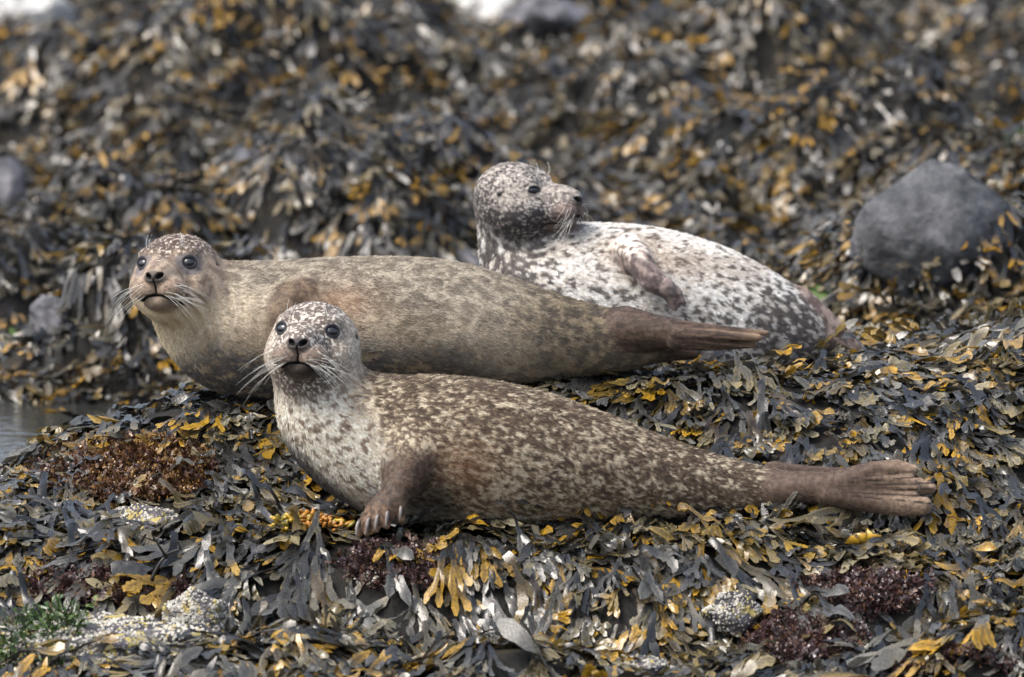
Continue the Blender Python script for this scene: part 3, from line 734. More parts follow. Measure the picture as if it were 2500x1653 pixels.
SEALS = [
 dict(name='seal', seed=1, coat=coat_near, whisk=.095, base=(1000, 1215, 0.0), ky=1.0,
  label='nearest brown seal with dark spots and white chest, propped on one fore flipper',
  head=dict(at=(722, 796, -.035), yaw=-11, pitch=10, roll=-2, scale=1.03),
  spine=[(738, 838, .03, 86), (742, 905, .02, 104), (775, 965, .0, 128), (840, 1010, .0, 150), (925, 1036, .0, 166), (1020, 1041, .0, 172), (1130, 1050, .0, 168),
         (1240, 1062, .01, 154), (1360, 1080, .02, 130), (1480, 1100, .03, 103), (1600, 1117, .04, 79), (1700, 1130, .04, 63), (1790, 1138, .04, 51), (1850, 1142, .04, 40)],
  limbs=[dict(name='fore', k=.045, ki=.010, chains=[
     [(1015, 1060, -.085, 58), (998, 1125, -.145, 52), (985, 1180, -.175, 44), (955, 1222, -.185, 36), (920, 1245, -.19, 28)],
     [(930, 1235, -.19, 20), (893, 1268, -.20, 14), (877, 1306, -.20, 8)], [(935, 1240, -.20, 20), (908, 1272, -.212, 13), (896, 1302, -.215, 8)],
     [(945, 1240, -.205, 20), (927, 1268, -.216, 13), (918, 1294, -.22, 8)], [(955, 1235, -.205, 20), (948, 1262, -.216, 13), (944, 1284, -.22, 8)],
     [(970, 1215, -.20, 22), (978, 1246, -.206, 14), (980, 1268, -.21, 9)]]),
   dict(name='hind', k=.02, ki=.006, chains=[
     [(1900, 1196, .02, 44), (1960, 1190, -.0, 40), (2040, 1192, -.02, 38), (2090, 1195, -.02, 34)],
     [(2040, 1176, -.02, 26), (2130, 1148, -.03, 22), (2190, 1142, -.03, 20), (2228, 1148, -.03, 14)], [(2010, 1180, -.035, 12), (2150, 1168, -.045, 10), (2230, 1174, -.045, 8)],
     [(2010, 1190, -.035, 12), (2150, 1184, -.046, 10), (2234, 1189, -.046, 8)], [(2010, 1200, -.035, 12), (2155, 1202, -.045, 11), (2232, 1207, -.045, 9)],
     [(2020, 1206, -.03, 30), (2120, 1222, -.035, 29), (2200, 1231, -.04, 29), (2252, 1234, -.04, 23)], [(2060, 1190, -.02, 30), (2160, 1188, -.02, 26), (2228, 1190, -.022, 18)], [(2090, 1162, -.03, 18), (2218, 1161, -.034, 13)], [(2090, 1216, -.03, 18), (2228, 1217, -.036, 14)]]),
   dict(name='hind_far', k=.012, ki=.010, chains=[[(1890, 1160, .08, 34), (1980, 1158, .10, 20), (2060, 1160, .10, 18), (2180, 1182, .04, 24), (2240, 1190, .015, 24), (2272, 1192, .005, 14)]])],
  claws=[(880, 1270, -.205, 873, 1312, -.22, 5), (899, 1262, -.225, 892, 1304, -.232, 5), (922, 1256, -.228, 915, 1298, -.236, 5), (946, 1248, -.228, 942, 1290, -.236, 5),
         (978, 1236, -.22, 975, 1272, -.226, 4.5)]),
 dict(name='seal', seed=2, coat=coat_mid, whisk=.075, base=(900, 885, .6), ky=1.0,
  label='plain tan seal lying between the other two, face towards the camera',
  head=dict(at=(403, 638, .52), yaw=-16, pitch=8, roll=3, scale=1.02), folds=((455, 700, .5), (.9, -.3, .35), .024, .0032, .085),
  spine=[(425, 640, .60, 80), (448, 690, .62, 102), (480, 728, .62, 122), (545, 758, .60, 152), (640, 765, .6, 160), (760, 756, .6, 158), (900, 746, .6, 151), (1020, 746, .6, 143),
         (1130, 760, .6, 128), (1240, 776, .6, 106), (1350, 786, .61, 83), (1440, 790, .62, 66), (1520, 790, .62, 46)],
  limbs=[dict(name='fore', k=.045, ki=.02, chains=[[(790, 738, .525, 28), (745, 720, .495, 28), (712, 728, .478, 27), (688, 768, .470, 26), (674, 820, .47, 22)]]),
   dict(name='hind', k=.03, ki=.009, chains=[[(1530, 800, .585, 52), (1600, 810, .555, 42), (1680, 818, .525, 31), (1740, 821, .512, 25)],
     [(1640, 800, .52, 22), (1720, 806, .51, 15), (1800, 810, .51, 11), (1872, 813, .51, 6)], [(1650, 815, .505, 20), (1740, 819, .495, 12), (1852, 825, .495, 8)],
     [(1650, 832, .51, 22), (1740, 838, .51, 18), (1836, 839, .51, 11)]]),
   dict(name='hind_far', k=.015, ki=.01, chains=[[(1540, 842, .63, 40), (1610, 856, .62, 28), (1690, 862, .61, 16)]])]),
 dict(name='seal', seed=3, coat=coat_far, ring=(.030, .030, .034), whisk=.085, base=(1500, 850, 1.15), ky=.95,
  label='pale spotted seal behind, its head raised and turned to the right',
  head=dict(at=(1206, 461, 1.12), yaw=68, pitch=4, roll=0, scale=.92, lid=.18, snout=.24),
  kn=.035, spine=[(1190, 474, 1.15, 84), (1196, 540, 1.16, 88), (1210, 600, 1.16, 98), (1250, 655, 1.15, 126), (1345, 682, 1.15, 165), (1480, 696, 1.15, 172), (1600, 718, 1.15, 163), (1700, 744, 1.15, 143),
         (1780, 764, 1.16, 116), (1840, 778, 1.17, 84), (1880, 790, 1.18, 50)],
  limbs=[dict(name='fore', k=.035, ki=.006, chains=[[(1535, 605, 1.03, 36), (1562, 640, .975, 34), (1592, 684, .945, 29), (1625, 705, .940, 22)],
     [(1620, 705, .935, 16), (1640, 728, .935, 10), (1648, 752, .94, 7)], [(1625, 700, .93, 16), (1650, 722, .93, 9), (1657, 746, .93, 6)],
     [(1628, 696, .93, 15), (1655, 712, .93, 9), (1667, 735, .93, 6)], [(1622, 708, .945, 14), (1634, 730, .945, 9), (1638, 748, .945, 6)]]),
   dict(name='hind', k=.02, ki=.01, chains=[[(1950, 745, 1.17, 44), (2000, 780, 1.17, 34), (2050, 815, 1.17, 22), (2108, 858, 1.17, 11)], [(1985, 790, 1.16, 28), (2035, 830, 1.15, 18), (2085, 862, 1.15, 10)]])]),
]
BUILT = [build_seal(s) for s in SEALS]

# ------------------------------------------------------------------ seaweed fronds
def frond_flat(rs, depth, L, w, rows, rib, spread=26, serr=.16):
    """one flat forking frond in the u,v plane: points, faces, tip value 0..1, side -1..1"""
    V, Q, T, TIP, SIDE = [], [], [], [], []
    def seg(p, a, L, w, d, base):
        r = rows; n0 = len(V); bend = rs.uniform(-12, 12)
        last = d == 0
        for i in range(r + 1):
            t = i / r; aa = R(a + bend * t)
            c = p + np.array([math.cos(R(a + bend * t * .5)), math.sin(R(a + bend * t * .5))]) * L * t
            nn = np.array([-math.sin(aa), math.cos(aa)])
            hw = w * (.62 + .38 * t if d == depth else .85 + .15 * t) if not last else w * (.80 + .42 * math.sin(t * 2.5))
            if last and i == r: hw = w * .55
            hw *= 1 + (serr if i % 2 else -serr) * (0 if i in (0,) else 1)
            tv = (depth - d + t) / (depth + 1)
            cols = (-1, 0, 1) if rib else (-1, 1)
            for k in cols:
                V.append(c + nn * hw * k + (np.array([math.cos(aa), math.sin(aa)]) * w * .35 if (k == 0 and last and i == r) else 0)); TIP.append(tv); SIDE.append(k)
        m = 3 if rib else 2
        for i in range(r):
            for k in range(m - 1):
                b = n0 + i * m + k; Q.append((b, b + m, b + m + 1, b + 1))
        e = p + np.array([math.cos(R(a + bend * .5)), math.sin(R(a + bend * .5))]) * L * .96
        if not last:
            s = spread * rs.uniform(.65, 1.25); nn = np.array([-math.sin(R(a + bend)), math.cos(R(a + bend))])
            for sg in (-1, 1):
                if d < depth and rs.rand() < .10: continue
                dd = d - 1 if (rs.rand() > .16 or d == 1) else max(0, d - 2)
                seg(e + nn * w * .38 * sg, a + bend + sg * s, L * rs.uniform(.62, .98), w * rs.uniform(.74, .92), dd, tv)
    seg(np.zeros(2), 0, L, w, depth, 0)
    return np.array(V), np.array(Q), np.clip(np.array(TIP), 0, 1), np.array(SIDE)
def frond_3d(rs, flat, curl=1.0):
    V, Q, T, S = flat; u, v = V[:, 0], V[:, 1]; L = u.max()
    ph = rs.uniform(0, 6.28, 5)
    z = curl * (.05 * L * np.sin(u / L * 3.6 + ph[0]) + .05 * L * np.sin(v / L * 8 + ph[1]) + .03 * L * np.sin((u * 1.3 + v * 2.6) / L * 10 + ph[2])
                + min(.0022, .04 * L) * np.abs(S) * np.sin(u / (.12 * L) + ph[3] + S) + T * .02 * L * np.sin(v / L * 22 + ph[4]))
    z = z - np.abs(S) * min(.0012, .02 * L) + rs.uniform(-.35, .12) * curl * u * u / L
    z = z - z[0]
    return np.stack([u, v, z], -1)
rsF = np.random.RandomState(11)
VAR_N = []        # near variants
for i in range(32):
    d = [2, 3, 3, 2][i % 4]; fl = frond_flat(rsF, d, rsF.uniform(.042, .064) * (1.15 if d == 2 else .80), rsF.uniform(.0056, .0092), 4, i % 4 > 0, rsF.uniform(13, 24), .16)
    VAR_N.append((frond_3d(rsF, fl, rsF.uniform(.6, 1.5)), fl[1], fl[2], np.abs(fl[3]).astype(f4)))
VAR_B = []        # plainer ones for the far slope
for i in range(16):
    fl = frond_flat(rsF, [2, 2, 1][i % 3], rsF.uniform(.045, .07) * (1.2 if i % 3 == 2 else 1), rsF.uniform(.006, .011), 3, False, rsF.uniform(14, 28), .05)
    VAR_B.append((frond_3d(rsF, fl, rsF.uniform(.7, 1.6)), fl[1], fl[2], np.full(len(fl[2]), .6, f4)))
def bases(x, y, rs, wild=.5, tilt=.35, ang=None):
    """frames for fronds lying on the ground at x, y: heading mostly downhill and towards the sea"""
    gx, gy = gradH(x, y); n = np.stack([-gx, -gy, np.ones_like(gx)], -1); n /= np.linalg.norm(n, axis=1, keepdims=True)
    steep = np.hypot(gx, gy)
    if ang is None: ang = noise3(np.stack([x * 2.2, y * 2.2, 0 * x + 7], -1)) * 3.0 + rs.normal(size=len(x)) * wild * 1.6 - 1.0
    hd = np.stack([np.cos(ang) + -gx * 3.2, np.sin(ang) - gy * 3.2 - .35, 0 * ang], -1)
    n = n + rs.normal(size=n.shape) * tilt * .5; n /= np.linalg.norm(n, axis=1, keepdims=True)
    t = hd - n * (hd * n).sum(1, keepdims=True); t /= np.linalg.norm(t, axis=1, keepdims=True) + 1e-9
    b = np.cross(n, t); return t, b, n, steep
def lay(var, x, y, sc, lift, rs, wild=.5, tilt=.35, sag=.35, free=.25, ang=None):
    t, b, n, st = bases(x, y, rs, wild, tilt, ang); o = np.stack([x, y, H(x, y) + lift], -1)
    V = var[0]; pitch = rs.uniform(-.10, .30, len(x))
    P = o[:, None] + sc[:, None, None] * (V[None, :, :1] * (t[:, None] + pitch[:, None, None] * n[:, None]) + V[None, :, 1:2] * b[:, None] + V[None, :, 2:] * n[:, None])
    g = H(P[..., 0], P[..., 1]); hgt = P[..., 2] - g
    drape = lift[:, None] + sc[:, None] * (np.maximum(V[None, :, 2], -.006) + .5 * np.maximum(pitch, 0)[:, None] * V[None, :, 0])     # lies over whatever bumps it crosses
    hgt = np.where(hgt > .03, .03 + (hgt - .03) * sag, hgt)
    hgt = np.maximum(drape * (1 - free) + np.maximum(hgt, .001) * free, .001)
    P[..., 2] = g + hgt; return P
def bulk(name, variants, xs, ys, scs, lifts, rs, parent, label, wild=.5, tilt=.35, sag=.35, rnd=None, free=.25, ang=None):
    which = rs.randint(0, len(variants), len(xs)); AV, AF, AT, AR, AS = [], [], [], [], []; n0 = 0; mt = M_FRONDB if variants is VAR_B else M_FROND
    rnd = rs.rand(len(xs)) if rnd is None else rnd
    for k, var in enumerate(variants):
        m = which == k
        if not m.any(): continue
        P = lay(var, xs[m], ys[m], scs[m], lifts[m], rs, wild, tilt, sag, free, None if ang is None else ang[m]); c, nv = P.shape[:2]
        AV.append(P.reshape(-1, 3)); AF.append((var[1][None] + (np.arange(c) * nv)[:, None, None] + n0).reshape(-1, 4)); n0 += c * nv
        AT.append(np.tile(var[2], c)); AR.append(np.repeat(rnd[m], nv)); AS.append(np.tile(var[3], c))
    o = mesh_np(name, np.vstack(AV), np.vstack(AF), mt, parent, attrs={'tip': np.concatenate(AT), 'rnd': np.concatenate(AR), 'side': np.concatenate(AS)})
    return tag(o, label, kind='stuff')
# how the tone of weed drifts over the shore (random, in broad patches)
def tone(x, y, rs):
    n = fbm(np.stack([x * 2.4, y * 2.4, 0 * x + 2], -1), 2) * .28
    return np.clip(rs.beta(1.5, 1.5, len(x)) + n, 0.001, .999)

rs = np.random.RandomState(21)
def tufts(n, x0, x1, y0, y1, lo, hi, rs, fan=.55, grow=1.0):
    """plants: several fronds from one holdfast, fanned about one heading"""
    g_ = int(math.sqrt(n)) + 1; ii = np.arange(n); tx = x0 + (x1 - x0) * ((ii % g_) + rs.rand(n)) / g_; ty = y0 + (y1 - y0) * ((ii // g_) + rs.rand(n)) / (n / g_); k = rs.randint(lo, hi, n); i = np.repeat(np.arange(n), k); m = len(i)
    head = noise3(np.stack([tx * 1.8, ty * 1.8, 0 * tx + 7], -1)) * 3.2 + rs.normal(size=n) * .6 - 1.0
    tn = tone(tx, ty, rs)
    return (tx[i] + rs.normal(size=m) * .012, ty[i] + rs.normal(size=m) * .012, head[i] + rs.normal(size=m) * fan, np.clip(tn[i] + np.where(rs.rand(m) < .75, rs.normal(size=m) * .015, rs.normal(size=m) * .15), .001, .999), np.exp(rs.normal(size=n) * .26)[i])
xs, ys, an, tn, ts = tufts(1300, -1.45, 1.45, -1.15, 1.5, 4, 9, rs); NEARN = len(xs)
# fewer where the turf and bare rock show
BARE = [(320, 1105, .27, 175, 70), (330, 1208, .05, 85, 30), (230, 1365, -.33, 190, 42), (160, 1490, -.5, 330, 90), (440, 1440, -.47, 80, 60), (930, 1330, -.33, 130, 50), (2000, 1385, -.4, 150, 45), (1870, 1495, -.58, 130, 50),
        (1700, 1400, -.42, 45, 55), (1450, 1550, -.62, 90, 30), (2250,1560,-.7,150,40)]
def bare_mask(x, y):
    P = np.stack([x, y, H(x, y)], -1); q = proj(P) / DK; b = np.zeros(len(x))
    for (px, py, Y, rx, ry) in BARE:
        e = ((q[:, 0] - px) / rx) ** 2 + ((q[:, 1] - py) / ry) ** 2; b = np.maximum(b, np.exp(-e ** 2) * (np.abs(y - Y) < .3))
    return b
def tail_mask(x, y):
    """weed pressed down in front of the tail flippers and the fore flipper of the nearest seal"""
    q = proj(np.stack([x, y, H(x, y)], -1)) / DK
    return (((q[:, 0] > 1800) & (q[:, 0] < 2190) & (q[:, 1] > 1120) & (q[:, 1] < 1232)) | ((q[:, 0] > 770) & (q[:, 0] < 960) & (q[:, 1] > 1185) & (q[:, 1] < 1262))) & (y < .1)
keep = rs.rand(NEARN) > np.maximum(bare_mask(xs, ys) * 1.05, .72 * tail_mask(xs, ys)); xs, ys, an, tn, ts = xs[keep], ys[keep], an[keep], tn[keep], ts[keep]
sc = rs.uniform(.75, 1.25, len(xs)) * ts * np.where(tail_mask(xs, ys), .7, 1); lf = rs.uniform(.0, .034, len(xs))
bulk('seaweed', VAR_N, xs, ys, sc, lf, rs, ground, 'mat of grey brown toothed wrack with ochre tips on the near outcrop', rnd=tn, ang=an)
NB = 27000
xs = rs.uniform(-1, 1, NB); ys = 1.45 + (rs.rand(NB) ** 1.15) * 9.6; xs = xs * (1.30 + .085 * ys)
pool = ((xs + 1.25) / .42) ** 2 + ((ys - 1.95) / .75) ** 2 < .8
pool &= rs.rand(NB) < .86
xs, ys = xs[~pool], ys[~pool]
sc = rs.uniform(.6, 1.2, len(xs)); lf = rs.uniform(0, .045, len(xs))
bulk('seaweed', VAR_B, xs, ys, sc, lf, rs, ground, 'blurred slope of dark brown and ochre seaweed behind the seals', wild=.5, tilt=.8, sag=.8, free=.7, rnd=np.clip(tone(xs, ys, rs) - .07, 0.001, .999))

# the 300 fronds that show largest, each one on its own
def hidden(P):
    q = proj(P) / DK
    for S, root in BUILT:
        nd = S.nodes; c = proj(nd[:, :3]) / DK; r = nd[:, 3] / mpp(nd[:, 1]) / DK
        d = np.hypot(q[0] - c[:, 0], q[1] - c[:, 1])
        if ((d < r * .93) & (P[1] > nd[:, 1] - nd[:, 3] * .8)).any(): return True
    return False
def single(var, x, y, sc, lift, rs, name='frond'):
    t, b, n, st = [a[0] for a in bases(np.array([x]), np.array([y]), rs, .5, .3)]
    return t, b, n
rs = np.random.RandomState(33); made = 0; shared = {}
while made < 300:
    x, y = rs.uniform(-1.15, 1.15), rs.uniform(-.75, 1.1)
    if rs.rand() < bare_mask(np.array([x]), np.array([y]))[0] * 1.3: continue
    P = np.array([x, y, float(H(x, y))]); q = proj(P)
    if not (0 < q[0] < 2500 and 700 < q[1] < 1660) or hidden(P) or tail_mask(np.array([x]), np.array([y]))[0]: continue
    k = rs.randint(0, len(VAR_N)); var = VAR_N[k]
    if k not in shared:
        me = mesh_np('frond', var[0] - [0, 0, var[0][:, 2].min() * .3], var[1], M_FROND1, None, attrs={'tip': var[2], 'side': var[3]}); shared[k] = me; o = me
    else:
        o = bpy.data.objects.new('frond', shared[k].data); COL.objects.link(o)
    t, b, n = single(var, x, y, 1, 0, rs); s_ = rs.uniform(1.05, 1.6)
    # settle it on the bumps it crosses
    W_ = P + s_ * (var[0][:, :1] * t + var[0][:, 1:2] * b + var[0][:, 2:] * n); g = H(W_[:, 0], W_[:, 1]); up = np.percentile(g - W_[:, 2], 70)
    from mathutils import Matrix
    M = Matrix(((t[0] * s_, b[0] * s_, n[0] * s_, P[0]), (t[1] * s_, b[1] * s_, n[1] * s_, P[1]), (t[2] * s_, b[2] * s_, n[2] * s_, P[2] + float(np.clip(up, -.02, .03)) + .014), (0, 0, 0, 1)))
    o.parent = ground; o.matrix_world = M; made += 1

# ------------------------------------------------------------------ bare rocks, barnacles, turf, pool and other small things
def mat_rock(name, a, b, green=0., yellow=0.):
    t = NT(name); p = t.objc()
    c = t.ramp(t.noise(13, 9, p, .68), [(.38, tuple(x * .5 for x in a)), (.47, a), (.6, b), (.68, tuple(x * 1.5 for x in b))])
    c = t.mix(1.0, c, t.ramp(t.noise(60, 5, p, .7), [(.3, (.7,) * 3), (.7, (1.25,) * 3)]), 'MULTIPLY')
    if yellow: c = t.mix(t.math('MULTIPLY', t.ramp(t.noise(34, 3, p), [(.56, (0,) * 3), (.62, (1,) * 3)]), yellow), c, (.50, .40, .10))
    if green:
        nz = t.n('ShaderNodeNewGeometry').outputs['Normal']; sx = t.n('ShaderNodeSeparateXYZ'); t.l(nz, sx.inputs[0])
        g = t.ramp(t.math('ADD', t.noise(18, 4, p), t.math('MULTIPLY', sx.outputs[2], .25)), [(.45, (0,) * 3), (.62, (1,) * 3)])
        c = t.mix(t.math('MULTIPLY', g, green), c, (.085, .15, .025))
    t.set(Base_Color=c, Roughness=.6); t.bump(t.noise(30, 8, p, .65), .8, .02); return t.m
M_ROCK = mat_rock('grey wet rock', (.045, .048, .054), (.10, .102, .108)); M_PALE = mat_rock('pale bleached rock', (.30, .30, .29), (.62, .61, .58))
M_LILAC = mat_rock('lilac grey rock', (.08, .08, .09), (.17, .165, .18)); M_GREEN = mat_rock('green algae on rock', (.06, .08, .06), (.12, .14, .1), .95)
M_BARN = mat_rock('rock under barnacles', (.03, .028, .032), (.10, .09, .10), .0, .75); t = NT('barnacle shell'); c = t.ramp(t.noise(26, 3, t.pos()), [(.34, (.10, .095, .09)), (.46, (.36, .34, .30)), (.56, (.52, .50, .44)), (.66, (.38, .30, .10))])
t.set(Base_Color=t.mix(1.0, c, t.ramp(t.noise(300, 2, t.pos()), [(.3, (.5,) * 3), (.7, (1.2,) * 3)]), 'MULTIPLY'), Roughness=.7); M_SHELL = t.m
M_SHELLY = simple('yellow barnacle shell', (.46, .36, .12), .55)
def rock(name, px, py, Y, rx, ry, rz, mat, label, seed, rough=.22, parent=None, cuts=14, sit=False):
    c = dp(px, py, Y)
    if sit: rz = rz * 1.55; c[2] = H(c[0], c[1]) - .10 * rz      # half sunk in the weed
    v, f = uv_ball(56, 34); n = v * (1 + rough * fbm(v * 1.6 + seed * 7.1, 5, .6)[:, None] + .08 * np.abs(noise3(v * 3.4 + seed))[:, None])
    # a few flat broken faces
    rr = np.random.RandomState(seed)
    for _ in range(cuts):
        d = rr.normal(size=3); d /= np.linalg.norm(d); h = .62 + .24 * rr.rand(); e = np.maximum(n @ d - h, 0); n = n - e[:, None] * d * .9
    n = n * (1 + .035 * fbm(v * 9 + seed, 3)[:, None])
    o = mesh_np(name, n * [rx, ry, rz], f, mat, parent); o.location = c
    if label: tag(o, label, 'rock')
    return o, n * [rx, ry, rz]
ROCKS = [('rock', 2150, 490, 3.55, .26, .20, .140, M_ROCK, 'large bare blue grey boulder among weed at the right', 3, 'r'),
 ('rock', 122, 738, 3.9, .056, .06, .050, M_LILAC, 'small pale lilac stone left of the tan seal', 5, 'r'),
 ('rock', 8, 408, 6.0, .088, .1, .082, M_LILAC, 'grey lilac rock cut by the left edge', 6, 'r'),
 ('rock', 590, 366, 6.2, .075, .08, .036, M_LILAC, 'flat grey stone in the weed above the tan seal', 7, 'r'),
 ('rock', 1120, 42, 9.0, .145, .14, .050, M_PALE, 'white bleached rock at the top edge of the slope', 8, 'r'),
 ('rock', 1265, 8, 9.6, .13, .12, .05, M_LILAC, 'grey rock at the top edge beside the white one', 18, 'r'),
 ('rock', 62, 22, 9.4, .15, .14, .075, M_PALE, 'cream rock in the top left corner', 9, 'r'),
 ('rock', 1892, 692, 2.9, .066, .07, .050, M_GREEN, 'stone covered in bright green algae behind the pale seal', 10, 'r'),
 ('rock', 1636, 386, 5.8, .046, .05, .036, M_ROCK, 'small blue grey stone above the back of the pale seal', 11, 'r'),
 ('rock', 2362, 312, 6.2, .05, .05, .028, M_GREEN, 'yellow green stone at the right edge', 12, 'r'),
 ('rock', 40, 780, 3.6, .035, .04, .024, M_GREEN, 'low green stone by the lilac stone at the left', 13, 'r'),
 ('rock', 1085, 610, 2.6, .05, .06, .03, M_LILAC, 'grey stone between the tan seal and the pale one', 15, 'r')]
def ground_hit(px, py):
    """depth at which the sight line through a photo pixel first meets the shore"""
    for Y in np.arange(1.5, 11.5, .03):
        p = dp(px, py, Y)
        if H(p[0], p[1]) > p[2]: return float(Y)
    return 11.0
for a in ROCKS:
    a = list(a[:10]); a[3] = ground_hit(a[1], a[2] + .75 * a[6] / (.00105 * 1.3)) + a[5] * .15
    k_ = (DIST + a[3]) / (DIST + 4.5); a[4] *= k_; a[5] *= k_; a[6] *= k_
    rock(*a, sit=True)

def scatter_px(cx, cy, rx, ry, Y, dY, n, rs):
    """random spots on the ground that lie inside an ellipse of the photo near depth Y"""
    out = []; cnt = 0; c = dp(cx, cy, Y); k = 0
    while cnt < n and k < 60:
        k += 1
        x = c[0] + rs.uniform(-1.15, 1.15, 4000) * rx * .00098; y = Y + rs.uniform(-dY, dY, 4000)
        P = np.stack([x, y, H(x, y)], -1); q = proj(P) / DK
        e = ((q[:, 0] - cx) / rx) ** 2 + ((q[:, 1] - cy) / ry) ** 2 + .45 * fbm(P * 16, 2)
        P = P[e < 1]; out.append(P); cnt += len(P)
    return np.vstack(out)[:n]
def mat_turf(name, stops):
    t = NT(name); rnd = t.attr('rnd').outputs['Fac']; tip = t.attr('tip').outputs['Fac']
    c = t.mix(1.0, t.ramp(rnd, stops), t.ramp(tip, [(0, (.35,) * 3), (1, (1.35,) * 3)]), 'MULTIPLY')
    t.set(Base_Color=c, Roughness=.3); t.b.inputs['Specular IOR Level'].default_value = .6; t.bump(t.noise(300, 2, t.pos()), .4, .002); return t.m
M_TRED = mat_turf('red brown turf weed', [(0, (.035, .016, .012)), (.3, (.075, .032, .020)), (.55, (.12, .060, .025)), (.8, (.22, .12, .03)), (1, (.06, .04, .045))])
M_TPUR = mat_turf('purple turf weed', [(0, (.028, .014, .014)), (.35, (.05, .025, .026)), (.65, (.075, .042, .038)), (.88, (.12, .06, .028)), (1, (.09, .075, .08))])
M_TGRN = mat_turf('green thread weed', [(0, (.015, .03, .008)), (.5, (.035, .075, .012)), (1, (.08, .13, .025))])
rsT = np.random.RandomState(77); VAR_T = []
for i in range(10):
    fl = frond_flat(rsT, 2, rsT.uniform(.006, .009), rsT.uniform(.0016, .0026), 2, False, rsT.uniform(26, 44), .0); VAR_T.append((frond_3d(rsT, fl, 1.5), fl[1], fl[2]))
VAR_G = []
for i in range(6):
    fl = frond_flat(rsT, 1, rsT.uniform(.014, .022), rsT.uniform(.0007, .0011), 3, False, 16, .0); VAR_G.append((frond_3d(rsT, fl, 2.0), fl[1], fl[2]))
def plant(name, P, Nn, variants, mat, label, rs, smin_=.8, smax=1.5, lean=.7, parent=None):
    which = rs.randint(0, len(variants), len(P)); AV, AF, AT, AR = [], [], [], []; n0 = 0
    for k, var in enumerate(variants):
        m = which == k; c = int(m.sum())
        if not c: continue
        t = Nn[m] + rs.normal(size=(c, 3)) * lean; t /= np.linalg.norm(t, axis=1, keepdims=True)
        r_ = rs.normal(size=(c, 3)); b = np.cross(t, r_); b /= np.linalg.norm(b, axis=1, keepdims=True); nn = np.cross(t, b)
        s_ = rs.uniform(smin_, smax, c)[:, None, None]; V = var[0]
        W_ = P[m][:, None] + s_ * (V[None, :, :1] * t[:, None] + V[None, :, 1:2] * b[:, None] + V[None, :, 2:] * nn[:, None])
        nv = len(V); AV.append(W_.reshape(-1, 3)); AF.append((var[1][None] + (np.arange(c) * nv)[:, None, None] + n0).reshape(-1, 4)); n0 += c * nv
        AT.append(np.tile(var[2], c)); AR.append(np.repeat(rs.rand(c), nv))
    return tag(mesh_np(name, np.vstack(AV), np.vstack(AF), mat, parent, attrs={'tip': np.concatenate(AT), 'rnd': np.concatenate(AR)}), label, kind='stuff')
TURF = [(330, 1100, 190, 72, .25, .35, 2600, M_TRED, 'cushion of red brown turf weed below the tan seal, above the small barnacled rock'),
 (90, 1090, 130, 45, .45, .25, 700, M_TRED, 'strip of ochre turf weed on the left ridge beside the pool'),
 (240, 1362, 200, 42, -.33, .2, 1500, M_TPUR, 'purple turf weed above the barnacled rock at the lower left'),
 (410, 1415, 65, 48, -.42, .2, 600, M_TPUR, 'purple turf weed hanging beside the barnacled rock at the lower left'),
 (930, 1325, 135, 48, -.32, .2, 700, M_TPUR, 'purple turf weed on the ledge below the fore flipper of the nearest seal'),
 (2000, 1385, 160, 48, -.38, .22, 1200, M_TPUR, 'purple turf weed on the right below the tail of the nearest seal'),
 (1860, 1490, 140, 52, -.52, .25, 1300, M_TPUR, 'reddish turf weed near the lower edge at the right'),
 (2200, 1550, 170, 30, -.6, .25, 700, M_TPUR, 'reddish turf weed in the lower right corner')]
rsT = np.random.RandomState(78)
for (cx, cy, rx, ry, Y, dY, n, mt, lab) in TURF:
    P = scatter_px(cx, cy, rx, ry, Y, dY, n, rsT)
    if not len(P): continue
    gx, gy = gradH(P[:, 0], P[:, 1]); Nn = np.stack([-gx, -gy - .25, np.ones(len(P))], -1); Nn /= np.linalg.norm(Nn, axis=1, keepdims=True)
    P = P + Nn * rsT.uniform(.0, .022, len(P))[:, None]; tag(plant('turf_weed', P, Nn, VAR_T, mt, lab, rsT), cat='seaweed', group='patches of turf weed')

def barnacles(ro, loc, pts_v, n, rs, size=.0032, up=.1):
    """small ribbed cones on the sides of a rock that face the sea"""
    me = ro.data; ct = np.array([p.center[:] for p in me.polygons]); nm = np.array([p.normal[:] for p in me.polygons]); ar = np.array([p.area for p in me.polygons])
    w = ar * np.clip(nm @ np.array([0, -.75, .65]), 0, 1) * (.15 + np.clip(fbm(ct * 22, 2) + .25, 0, 1)); i = rs.choice(len(w), n, p=w / w.sum())
    vv = np.array([v.co[:] for v in me.vertices]); P = np.zeros((n, 3))
    for k, j in enumerate(i):
        ix = list(me.polygons[j].vertices); q = rs.dirichlet(np.ones(len(ix))); P[k] = q @ vv[ix]
    N = nm[i]; a = np.cross(N, [.3, .2, .9]); a /= np.linalg.norm(a, axis=1, keepdims=True); b = np.cross(N, a); S = size * rs.uniform(.5, 1.4, n)
    ang = np.arange(6) / 6 * 2 * math.pi; ring = np.cos(ang)[None, :, None] * a[:, None] + np.sin(ang)[None, :, None] * b[:, None]
    lo = P[:, None] + ring * S[:, None, None]; hi = P[:, None] + ring * S[:, None, None] * .5 + N[:, None] * S[:, None, None] * .85; pit = (P + N * S[:, None] * .45)[:, None]
    V = np.concatenate([lo, hi, pit], 1).reshape(-1, 3); o_ = (np.arange(n) * 13)[:, None]
    Q = np.concatenate([o_ + np.array([[j, (j + 1) % 6, 6 + (j + 1) % 6, 6 + j]]) for j in range(6)]); T = np.concatenate([o_ + np.array([[6 + j, 6 + (j + 1) % 6, 12]]) for j in range(6)])
    return tag(mesh_np('barnacles', V, [Q, T], M_SHELL, ro, smooth=False), 'crust of small white barnacles', kind='stuff')
rsB = np.random.RandomState(5)
